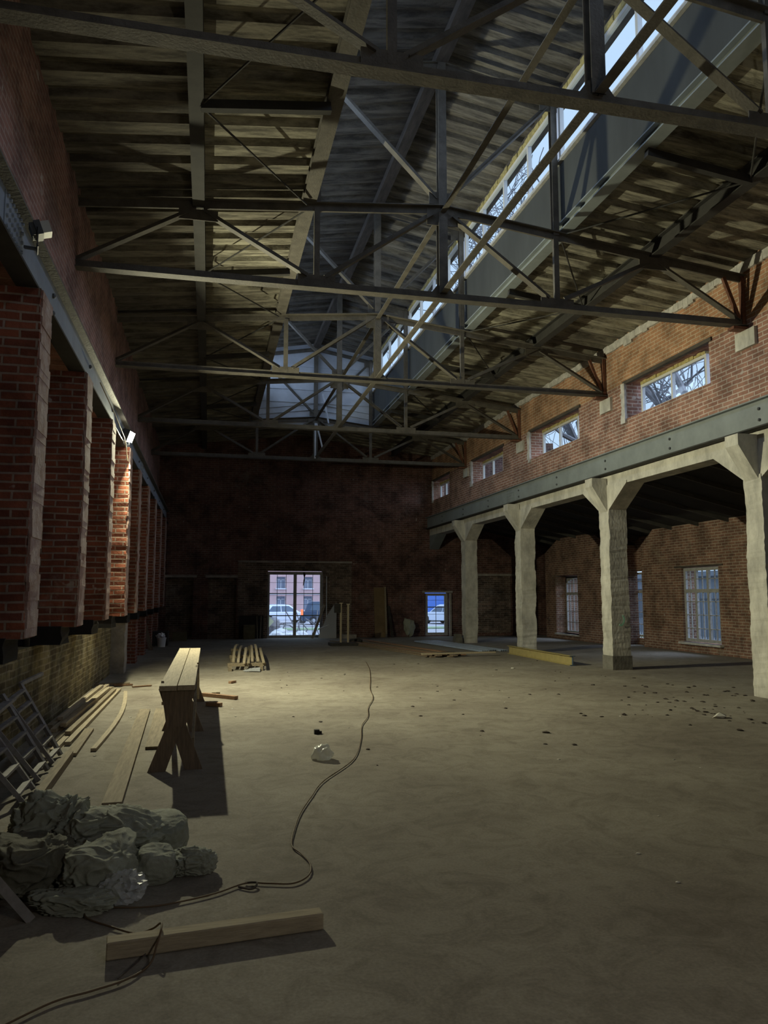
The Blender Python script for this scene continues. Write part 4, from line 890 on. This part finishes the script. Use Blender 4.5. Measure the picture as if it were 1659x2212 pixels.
o = link_mesh('floor_cable', bm, M['cord'], smooth=True, origin=(3.77, 18.6, 0)); tag(o, 'thin cable snaking across the floor and over the squared timber', 'cable')
bm = nb(); tube(bm, bez([(-0.33, 3.56, cz), (-0.24, 3.75, cz), (-0.22, 3.86, cz)]), 0.003, 5); tube(bm, bez([(0.24, 4.54, .01), (.30, 4.50, .02), (.27, 4.44, .01), (0.20, 4.49, .01)]), 0.006, 5)
o = link_mesh('wire_scrap', bm, M['chip'], origin=(.24, 4.5, 0)); tag(o, 'dark scrap of wire lying across the cable', 'wire scrap')

# --- lath stack in the lit middle
rnd = random.Random(5)
for i in range(7):
    xa = 0.56 + i * 0.105 + rnd.uniform(-.012, .012); xb = 0.84 + i * 0.095 + rnd.uniform(-.02, .02)
    board('curved_lath', 'bent wooden lath in the low stack beyond the bench', 'lath', (xa, 17.0 + rnd.uniform(-.2, .3), 0.165), (xb, 22.0 + rnd.uniform(-.9, .5), 0.165 + rnd.uniform(0, .06)), 0.055, 0.035, M['wood'] if i % 3 else M['wood_x'],
          group='bent laths of the low stack', bow=rnd.uniform(.0, .12), side=rnd.uniform(-.022, .022), n=14)
for j, yy in enumerate((17.15, 19.4, 21.8)):
    root = thing('bearer', ['nearest', 'middle', 'farthest'][j] + ' low crosspiece carrying the bent laths', 'timber', (0.85 + j * .1, yy, 0))
    bm = nb(); plank_mesh(bm, (0.44 + j * .1, yy, 0.085), (1.26 + j * .1, yy, 0.085), 0.07, 0.07); link_mesh('crosspiece', bm, M['wood_old'], root)
    for k in (0, 1):
        bm = nb(); plank_mesh(bm, (0.49 + j * .1 + k * .66, yy - .22, 0.0), (0.49 + j * .1 + k * .66, yy + .22, 0.0), 0.07, 0.085, n=1); link_mesh('foot', bm, M['wood_old'], root)
bm = nb(); quad(bm, [(0.75, 16.75, .004), (1.1, 16.6, .004), (1.12, 16.9, .05), (0.85, 17.0, .02)]); bmesh.ops.subdivide_edges(bm, edges=bm.edges, cuts=4, use_grid_fill=True)
for v in bm.verts: v.co.z += .02 + .02 * noise.noise(v.co * 9)
o = link_mesh('plastic_scrap', bm, M['film_milky'], origin=(.9, 16.8, 0)); o.modifiers.new('solid', 'SOLIDIFY').thickness = 0.004; tag(o, 'scrap of plastic film under the near end of the lath stack', 'plastic scrap')

# --- ochre steel channel by the columns
bm = nb(); extrude_profile(bm, (8.20, 20.35, 0.115), (8.20, 16.55, 0.115), ibeam_prof(0.12, 0.22, 0.014, 0.014))
root = thing('steel_joist', 'ochre steel joist lying on the floor in front of the third concrete column', 'steel joist', (8.2, 18.4, 0))
link_mesh('beam', bm, M['ibeam'], root)
bm = nb(); extrude_profile(bm, (8.20, 16.54, 0.115), (8.20, 16.50, 0.115), ibeam_prof(0.125, 0.225, 0.016, 0.016)); link_mesh('end_face', bm, M['ibeam_end'], root)

# --- long boards, battens and corrugated sheets at the far right
rnd = random.Random(21)
for i in range(9):
    t = i / 8
    board('floor_board', 'long brown board in the spread of boards before the end wall', 'board', (6.75 - 1.0 * t + rnd.uniform(-.1, .1), 19.9 + rnd.uniform(-.5, .5), .005 + .032 * (i % 2)), (5.6 - 1.3 * t, 26.6 + rnd.uniform(-.8, .8), .005 + .032 * (i % 2)), 0.14, 0.03, M['wood_red'] if i % 4 == 1 else M['wood_dark'], group='brown boards spread before the end wall')
board('batten', 'pale batten lying crosswise over the brown boards', 'batten', (5.45, 19.55, .075), (7.55, 19.75, .075), 0.09, 0.04, M['wood'])
for i, (dx, dy) in enumerate(((0, 0), (0.50, 0.35), (1.0, 0.15))):
    bm = nb(); prof = []
    for k in range(4): prof += [(-.14 + k * .07, 0.0), (-.14 + k * .07 + .022, 0.0), (-.14 + k * .07 + .03, .035), (-.14 + k * .07 + .06, .035)]
    prof2 = prof + [(x, z + .004) for x, z in prof[::-1]]
    extrude_profile(bm, (7.75 + dx * .62, 21.0 + dy, .01), (7.15 + dx * .62, 26.2 + dy * .5, .01), prof2)
    o = link_mesh('corrugated_sheet', bm, M['zinc'], origin=(7.5 + dx, 21.2, 0)); tag(o, ['left of the three corrugated zinc sheets on the floor', 'middle one of the three corrugated zinc sheets on the floor', 'right of the three corrugated zinc sheets, nearest the concrete columns'][i], 'corrugated sheet', 'corrugated sheets by the far columns')
sack('rubble_heap', 'small dark heap of rubble on the near ends of the brown boards', (6.35, 19.95, 0.0), (0.75, 0.35, 0.12), 0.1, seed=31, m='dark', crumple=.3, ridge=.9, group=None, sub=4)['category'] = 'rubble'
sack('rubble_heap', 'little dark rubble heap at the far ends of the brown boards', (4.9, 25.9, 0.0), (0.45, 0.3, 0.16), 0.1, seed=33, m='dark', crumple=.3, ridge=.9, group=None, sub=4)['category'] = 'rubble'

# --- two props on a dark base
root = thing('prop_stand', 'pair of pale upright posts on a dark base in front of the end wall', 'post stand', (4.3, 25.0, 0))
bm = nb(); box(bm, 3.85, 4.75, 24.6, 25.2, 0, 0.09); link_mesh('base', bm, M['dark'], root)
for x, h in ((4.24, 1.36), (4.48, 1.32)):
    bm = nb(); tube(bm, [(x, 25.0, .09), (x, 25.0, h)], 0.035, 10); tube(bm, [(x - .06, 25.0, h), (x + .06, 25.0, h)], 0.02, 6); link_mesh('post', bm, M['wood'], root)
bm = nb(); box(bm, 4.02, 4.22, 24.95, 25.06, 1.05, 1.34); link_mesh('dark_box', bm, M['dark'], root)
# --- tall board, plastic sheets, clutter against the end wall
bm = nb(); bar(bm, (6.52, 29.35, 0.0), (6.52, 29.6, 1.92), 0.42, 0.03, (0, 1, 0)); o = link_mesh('tall_board', bm, M['plywood'], origin=(6.5, 29.4, 0)); tag(o, 'tall brown board standing against the end wall', 'board')
bm = nb(); bar(bm, (6.76, 29.32, 0.0), (6.76, 29.58, 1.95), 0.07, 0.05, (0, 1, 0)); o = link_mesh('upright_batten', bm, M['wood_old'], origin=(6.76, 29.3, 0)); tag(o, 'pale upright batten along the right edge of the tall brown board', 'batten')
bm = nb(); v = [bm.verts.new(p) for p in ((4.08, 29.30, 0), (4.78, 29.20, 0), (4.83, 29.5, 1.32), (4.74, 29.5, 1.28), (4.45, 29.42, .85), (4.22, 29.34, .32))]; bm.faces.new(v)
o = link_mesh('plastic_sheet', bm, M['film_milky'], origin=(4.4, 29.3, 0)); o.modifiers.new('solid', 'SOLIDIFY').thickness = 0.01; tag(o, 'grey plastic-wrapped panel leaning right of the glazed double door', 'wrapped panel')
bm = nb(); tube(bm, [(4.10, 29.28, .34), (4.78, 29.42, .60)], 0.02, 6); o = link_mesh('tape_strip', bm, M['white'], origin=(4.1, 29.3, .3)); tag(o, 'pale strip across the wrapped panel', 'strip')
bm = nb(); bar(bm, (3.86, 29.25, 0), (4.36, 29.5, 1.25), 0.10, 0.02, (0, 1, 0)); o = link_mesh('leaning_board', bm, M['plaster'], origin=(3.9, 29.3, 0)); tag(o, 'grey board leaning against the right side of the glazed double door', 'board')
bm = nb(); tube(bm, [(4.46, 29.6, .0), (4.45, 29.6, 2.35)], 0.014, 6); o = link_mesh('pale_pipe', bm, M['white'], origin=(4, 29.2, 0)); tag(o, 'thin pale pipe running up the right door frame', 'pipe')
bm = nb(); tube(bm, [(3.10, 29.7, 2.46), (3.18, 29.72, 2.40), (3.16, 29.7, 2.2), (3.10, 29.7, 1.98)], .03, 7, [.03, .05, .03, .008]); bm.free()
bm = nb(); tube(bm, [(3.58, 29.76, 2.50), (3.61, 29.76, 2.42), (3.60, 29.76, 2.2), (3.56, 29.76, 1.98)], .03, 7, [.025, .05, .03, .008])
o = link_mesh('hanging_rag', bm, M['dark'], origin=(3.58, 29.76, 2.5)); tag(o, 'dark rag hanging down in front of the glazed double door', 'rag')
bm = nb(); box(bm, 1.30, 1.72, 29.2, 29.5, 0, .52); o = link_mesh('olive_crate', bm, M['crate'], origin=(1.5, 29.3, 0)); tag(o, 'olive box standing left of the glazed double door', 'box')
bm = nb(); box(bm, 1.15, 2.05, 29.52, 29.62, 0, .86); o = link_mesh('fibreboard', bm, M['dark'], origin=(1.6, 29.5, 0)); tag(o, 'dark panel leaning behind the olive box', 'panel')
for i, (x0, x1) in enumerate(((1.82, 1.80), (1.92, 1.96))):
    bm = nb(); tube(bm, [(x0, 29.3, .01), (x1, 29.5, .84)], .014, 6); o = link_mesh('thin_stick', bm, M['wood_old'], origin=(x0, 29.3, 0)); tag(o, ['left', 'right'][i] + ' of two thin sticks leaning between the olive box and the door', 'stick')
bm = nb(); box(bm, -1.2, -0.72, 28.6, 29.1, 0, .30); o = link_mesh('dark_box', bm, M['crate'], origin=(-1, 28.8, 0)); tag(o, 'low grey box in front of the leftmost bricked-up doorway', 'box')
bm = nb(); box(bm, -1.75, -1.25, 26.0, 26.7, 0, .45); o = link_mesh('dark_crate', bm, M['dark'], origin=(-1.5, 26.3, 0)); tag(o, 'black crate at the left wall beside the white bucket', 'crate')
root = thing('bucket', 'white bucket with a rag in the dark at the left wall', 'bucket', (-1.40, 25.4, 0))
bm = nb(); lathe(bm, (-1.40, 25.4, 0), (0, 0, 1), [(0.11, 0), (0.14, 0.27), (0.15, 0.27), (0.15, 0.29), (0.13, 0.29), (0.10, 0.02)], 20); link_mesh('pail', bm, M['white'], root)
bm = nb(); bmesh.ops.create_icosphere(bm, subdivisions=3, radius=1)
for v in bm.verts: v.co = V((-1.42, 25.4, .30)) + v.co * .13 * (1 + .6 * noise.noise(v.co * 3)) * (.7 if v.co.z < 0 else 1)
link_mesh('rag', bm, M['white'], root)
bm = nb(); bar(bm, (-1.62, 24.0, 0), (-1.9, 24.2, 1.0), .12, .03, (0, 1, 0)); o = link_mesh('leaning_board', bm, M['wood_dark'], origin=(-1.6, 24, 0)); tag(o, 'short brown board leaning on the left wall before the bucket', 'board')
bm = nb(); bmesh.ops.create_icosphere(bm, subdivisions=4, radius=1)
for v in bm.verts:
    n_ = v.co.normalized(); v.co = V((n_.x * .20, n_.y * .15, n_.z * .30 * (1 - .3 * n_.z))) * (1 + .5 * noise.noise(n_ * 2 + V((4, 4, 4))))
lo = min(v.co.z for v in bm.verts)
for v in bm.verts: v.co += V((7.62, 29.2, -lo))
o = link_mesh('pale_bag', bm, M['sack'], smooth=True, origin=(7.6, 29.2, 0)); tag(o, 'slumped pale bag at the foot of the end wall, left of the small door', 'bag')
bm = nb(); box(bm, 5.0, 5.5, 28.9, 29.2, 0, .14); o = link_mesh('low_block', bm, M['plaster'], origin=(5.2, 29, 0)); tag(o, 'low pale block on the floor between the wrapped panel and the tall board', 'block')
bm = nb(); bar(bm, (7.0, 29.3, 0), (6.9, 29.6, 1.2), .10, .03, (0, 1, 0)); o = link_mesh('dark_plank', bm, M['dark'], origin=(7, 29.3, 0)); tag(o, 'dark plank leaning right of the tall brown board', 'plank')
bm = nb(); box(bm, 8.25, 8.5, 25.3, 25.6, 0, .18); box(bm, 8.28, 8.48, 25.33, 25.58, .18, .30); o = link_mesh('brick_stack', bm, M['concrete_dark'], origin=(8.4, 25.4, 0)); tag(o, 'two blocks stacked at the foot of the farthest concrete column', 'blocks')
# pale strips hanging at the far truss
for i, (a, b_) in enumerate((((3.36, 25.15, 7.35), (3.36, 25.15, 6.15)), ((3.39, 25.13, 7.34), (3.62, 25.13, 6.45)), ((3.60, 25.1, 8.35), (3.80, 25.1, 7.35)))):
    bm = nb(); tube(bm, [a, b_], 0.028, 8); o = link_mesh('pale_tube', bm, M['lantern_board'], origin=b_)
    tag(o, ['straight pale tube hanging below the middle of the farthest truss', 'slanting pale tube beside the straight one at the farthest truss', 'short pale tube higher up at the farthest truss'][i], 'tube', 'pale tubes at the farthest truss')
# --- debris chips
rnd = random.Random(77)
def chip(x, y, s, m, name, label, cat, grp):
    bm = nb(); bmesh.ops.create_icosphere(bm, subdivisions=1, radius=1)
    for v in bm.verts:
        v.co = V((v.co.x * s * rnd.uniform(.5, 1.4), v.co.y * s * rnd.uniform(.5, 1.4), max(v.co.z, -.4) * s * rnd.uniform(.2, .5)))
    lo = min(v.co.z for v in bm.verts)
    for v in bm.verts: v.co += V((x, y, -lo))
    o = link_mesh(name, bm, M[m], origin=(x, y, 0)); tag(o, label, cat, grp)
for k in range(70):
    a = rnd.gauss(0, 1); b_ = rnd.gauss(0, 1); chip(7.0 + a * .9 + b_ * .4, 10.8 + b_ * 1.1, rnd.uniform(.016, .045), 'chip', 'debris_chip', 'dark crumb of debris scattered on the floor before the nearest concrete column', 'debris', 'dark crumbs near the nearest concrete column')
for k in range(60):
    chip(rnd.uniform(1, 8), rnd.uniform(7, 18), rnd.uniform(.01, .03), 'chip', 'debris_crumb', 'tiny dark crumb scattered on the open floor', 'debris', 'dark crumbs on the open floor')
for k in range(26):
    chip(rnd.uniform(-1.2, 6), rnd.uniform(3.6, 15), rnd.uniform(.008, .02), 'chip_pale', 'plaster_crumb', 'tiny pale crumb of plaster on the open floor', 'debris', 'pale crumbs on the floor')
for i, (x, y, s, l) in enumerate([(6.63, 9.15, .10, 'flat pale scrap of paper on the floor right of the middle'), (6.6, 16.2, .05, 'small white lump on the floor below the ochre joist')]):
    chip(x, y, s, 'chip_pale', 'pale_scrap', l, 'scrap', None)

# ================================================================== OUTDOORS
GZ = -0.5
bm = nb(); wall_grid(bm, lambda c, u, v: (u, v, c), GZ, GZ - 0.2, (-40, 60), (-20, 110), [(-2.8, 14.4, -8.6, 30.2)])
struct('ground', bm, M['asphalt'], 'wet pale yard and street outside the hall', 'ground')
bm = nb(); box(bm, 3.5, 24, 47.5, 50.5, GZ, GZ + 0.04); struct('lawn', bm, M['grass'], 'strip of pale grass across the street seen through the doors', 'grass strip')
bm = nb(); box(bm, 16.2, 21.0, 5, 44, GZ, GZ + 0.22); struct('lawn_side', bm, M['grass'], 'strip of pale grass outside the side aisle windows', 'grass strip')
# pink street building
root = thing('street_building', 'pale pink building across the street behind the glazed door', 'building', (12, 88, GZ))
bm = nb()
hs = []
for k in range(12):
    x = -8 + k * 3.1
    for z0, z1 in ((0.0, 1.55), (2.45, 3.75), (5.6, 6.9), (8.8, 10.1)): hs.append((x, x + 1.05, z0, z1))
wall_grid(bm, MKY, 88, 89, (-12, 32), (GZ, 12), hs); link_mesh('facade', bm, M['pink'], root)
for x0, x1, z0, z1 in hs:
    bm = nb(); box(bm, x0, x1, 88.45, 88.5, z0, z1); g = link_mesh('window', bm, M['win_out'], root)
    bm = nb(); w = .07
    box(bm, x0, x0 + w, 88.38, 88.46, z0, z1); box(bm, x1 - w, x1, 88.38, 88.46, z0, z1); box(bm, (x0 + x1) / 2 - .04, (x0 + x1) / 2 + .04, 88.38, 88.46, z0, z1 - .3); box(bm, x0, x1, 88.38, 88.46, z1 - .38, z1 - .3); box(bm, x0 - .1, x1 + .1, 87.85, 88.2, z0 - .12, z0)
    link_mesh('window_frame', bm, M['tile_white'], g)
bm = nb(); box(bm, -12, 32, 87.9, 88.02, 1.75, 1.85); link_mesh('cornice', bm, M['tile_white'], root)

def car(label, loc, heading, paint, group='parked cars in the street', suv=False, lit=False):
    root = thing('parked_car', label, 'car', loc, group); Lc, W = (4.5, 1.8); H = 1.68 if suv else 1.45
    Rz = Matrix.Rotation(heading, 4, 'Z'); P = V(loc)
    def tf(bm): bmesh.ops.transform(bm, matrix=Matrix.Translation(P) @ Rz, verts=bm.verts)
    def shell(prof, w0, w1, nm, m, par=root):
        bm = nb(); zs = [p[1] for p in prof]; z0, z1 = min(zs), max(zs)
        def wd(z): return w0 + (w1 - w0) * (z - z0) / (z1 - z0)
        A = [bm.verts.new((x, -wd(z) / 2, z)) for x, z in prof]; B = [bm.verts.new((x, wd(z) / 2, z)) for x, z in prof]
        n_ = len(prof)
        for i in range(n_): bm.faces.new((A[i], A[(i + 1) % n_], B[(i + 1) % n_], B[i]))
        bm.faces.new(A); bm.faces.new(B[::-1]); tf(bm); o = link_mesh(nm, bm, m, par); b = o.modifiers.new('bevel', 'BEVEL'); b.width = .05; b.segments = 2; return o
    hb = H * .60
    shell([(-2.2, .32), (-1.75, .25), (1.75, .25), (2.2, .35), (2.25, .62), (2.1, hb * .88), (1.15, hb), (-1.9, hb), (-2.2, hb * .9), (-2.25, .6)], W, W * .97, 'body', paint)
    cab = shell([(-2.0 if suv else -1.75, hb - .02), (1.1, hb - .02), (.35, H - .06), (.1, H), (-1.5 if suv else -1.0, H), (-1.75 if suv else -1.3, H - .08)], W * .95, W * .74, 'cabin', paint)
    for sy in (-1, 1):
        bm = nb(); y0, y1 = sy * (W * .95 / 2 + .004), sy * (W * .77 / 2 + .006)
        for pr in ([(-1.62 if suv else -1.42, hb + .04), (-.42, hb + .04), (-.42, H - .13), (-1.42 if suv else -1.05, H - .13)], [(-.34, hb + .04), (.86, hb + .04), (.26, H - .13), (-.34, H - .13)]):
            t_ = lambda z: y0 + (y1 - y0) * (z - hb) / (H - hb)
            f1 = [bm.verts.new((x, t_(z), z)) for x, z in pr]; f2 = [bm.verts.new((x, t_(z) - sy * .02, z)) for x, z in pr]
            bm.faces.new(f1); bm.faces.new(f2[::-1])
            for i in range(4): bm.faces.new((f1[i], f1[(i + 1) % 4], f2[(i + 1) % 4], f2[i]))
        tf(bm); link_mesh('side_window', bm, M['car_glass'], cab)
    for wx in (-1.35, 1.35):
        for sy in (-1, 1):
            bm = nb(); lathe(bm, (wx, sy * (W / 2 - .2), .32), (0, sy, 0), [(.31, 0), (.32, .03), (.32, .19), (.28, .215)], 20); tf(bm); wh = link_mesh('wheel', bm, M['tyre'], root)
            bm = nb(); lathe(bm, (wx, sy * (W / 2 - .02), .32), (0, sy, 0), [(.20, 0), (.19, .03), (.05, .045)], 12); tf(bm); link_mesh('rim', bm, M['rim'], wh)
    for sy in (-1, 1):
        bm = nb(); box(bm, -2.27, -2.10, sy * .80 - .09, sy * .80 + .09, hb * .70, hb * (1.08 if suv else .92)); tf(bm); link_mesh('tail_light', bm, M['tail'] if lit else M['rust'], root)
        bm = nb(); box(bm, 2.13, 2.27, sy * .66 - .2, sy * .66 + .2, hb * .62, hb * .80); tf(bm); link_mesh('head_light', bm, M['rim'], root)
    return root
car('dark blue estate car with a glowing red tail light seen through the right door leaf', (8.9, 56.5, GZ), -0.12, M['car_dark'], suv=True, lit=True)
car('white car left of the dark estate car, seen through the glazed door', (5.6, 60.0, GZ), 0.25, M['car_white'])
car('pale car farther back at the left, seen through the glazed door', (3.1, 66.0, GZ), 0.2, M['car_white'])
car('white car seen through the small glazed door', (17.6, 56.0, GZ), 2.0, M['car_white'])
bm = nb(); box(bm, 17.5, 24.5, 65.8, 66.1, GZ, 2.0); o = link_mesh('blue_hoarding', bm, M['blue'], origin=(21, 66, GZ)); tag(o, 'blue hoarding behind the white car, seen through the small glazed door', 'hoarding')
# heap of bags and branches outside the door
rnd = random.Random(9)
for i, (x, y, w, h, z) in enumerate([(3.05, 35.2, .9, .55, 0), (3.7, 35.8, .9, .45, 0), (4.25, 36.4, .7, .5, 0), (3.3, 36.6, .8, .6, .30), (5.2, 36.5, .8, .3, 0), (3.0, 37.4, 1.0, 1.1, 0)]):
    o = sack('rubble_bag', 'pale rubble bag in the heap just outside the glazed door', (x, y, GZ), (w, w * .8, h), rnd.random() * 3, seed=50 + i, m='white' if i != 5 else 'bark', crumple=.25, ridge=.8, group='rubble bags outside the glazed door', sub=4)
    for v in o.data.vertices: pass
for i in range(9):
    x = 3.4 + rnd.random() * 1.8; y = 36.5 + rnd.random(); bm = nb(); tube(bm, [(x - rnd.uniform(-.9, .9), y - .3, GZ + .05), (x, y, GZ + rnd.uniform(.4, 1.0)), (x + rnd.uniform(-.5, .5), y + .2, GZ + rnd.uniform(.7, 1.5))], .03, 5)
    o = link_mesh('branch', bm, M['bark'], origin=(x, y, GZ)); tag(o, 'bare branch sticking out of the heap outside the glazed door', 'branch', 'branches in the heap outside')
bm = nb(); v = [bm.verts.new(p) for p in ((2.27, 29.80, .40), (2.47, 29.80, .62), (2.27, 29.80, .84))]; bm.faces.new(v)
o = link_mesh('yellow_card', bm, M['yellow_paper'], origin=(2.27, 29.80, .62)); tag(o, 'pale yellow card corner stuck on the left pane of the glazed double door', 'card')
# fence and wall outside the aisle
root = thing('picket_fence', 'dark railing outside the side aisle windows', 'fence', (17.5, 25, GZ))
for k in range(9):
    bm = nb(); y0 = 12 + k * 3.0
    box(bm, 17.47, 17.53, y0, y0 + 3, -.05, 0.0); box(bm, 17.47, 17.53, y0, y0 + 3, 1.45, 1.5)
    for j in range(20): box(bm, 17.485, 17.515, y0 + j * .15, y0 + j * .15 + .03, GZ + .15, 1.75)
    link_mesh('railing_panel', bm, M['fence'], root)
root = thing('yard_building', 'grey-blue building beyond the railing outside the side aisle', 'building', (25, 35, GZ))
bm = nb(); wall_grid(bm, MKX, 25, 26, (10, 70), (GZ, 2.6), [(k * 4.0 + 12, k * 4.0 + 13.6, .3, 2.0) for k in range(14)]); link_mesh('facade', bm, M['yard_wall'], root)
bm = nb(); box(bm, 25.3, 25.5, 10, 70, GZ, 2.6); link_mesh('white_panels', bm, M['tile_white'], root)
bm = nb(); box(bm, 24.6, 28, 10, 70, 2.6, 2.85); link_mesh('roof_edge', bm, M['yard_wall'], root)
# bare trees
def tree(loc, h, seed, label):
    rnd = random.Random(seed); root = thing('bare_tree', label, 'tree', loc, 'bare trees outside')
    segs = {'trunk': nb(), 'branches': nb()}; cnt = [0]; queue = []
    def grow(p, d, L, r, depth):
        if cnt[0] > 1700: return
        cnt[0] += 1; pts = [p]; rr = [r]; n = 4 if depth < 3 else 3; q = p
        for i in range(n):
            d = (d + V((rnd.uniform(-1, 1), rnd.uniform(-1, 1), rnd.uniform(-.6, .9))) * (.10 + .05 * depth)).normalized(); q = q + d * L / n; pts.append(q); rr.append(r * (1 - .45 * (i + 1) / n))
        rr = [max(a_, .016) for a_ in rr]; tube(segs['trunk' if depth == 0 else 'branches'], pts, r, 7 if depth < 2 else (4 if depth < 4 else 3), rr)
        if depth >= 6 or cnt[0] > 1700: return
        k = 5 if depth == 0 else (4 if depth < 3 else 3)
        for i in range(k):
            t = rnd.uniform(.35, 1.0) if i else 1.0; idx = min(n, max(1, int(t * n + .5))); a = rnd.uniform(0, 6.28); sp = rnd.uniform(.45, 1.0)
            side = V((math.cos(a), math.sin(a), rnd.uniform(-.1, .5))); queue.append((pts[idx], (d * (1.1 - sp * .4) + side * sp).normalized(), L * rnd.uniform(.55, .74), rr[idx] * rnd.uniform(.5, .72), depth + 1))
    grow(V(loc), V((0, 0, 1)), h * .40, h * .016, 0)
    while queue: grow(*queue.pop(0))
    link_mesh('trunk', segs['trunk'], M['bark'], root); link_mesh('branches', segs['branches'], M['bark'], root)
for i, (x, y, h, l) in enumerate([(16.6, 21.5, 22, 'bare tree outside seen through the nearest lantern glass'), (16.2, 28.0, 23, 'bare tree outside behind the nearest clerestory window'), (18.2, 34.5, 23, 'bare tree outside behind the second clerestory window'),
                                  (19.5, 43.0, 23, 'farthest bare tree outside, beyond the third clerestory window'), (20.5, 15.5, 21, 'bare tree outside beside the nearest end of the aisle')]):
    tree((x, y, GZ), h, 200 + i, l)
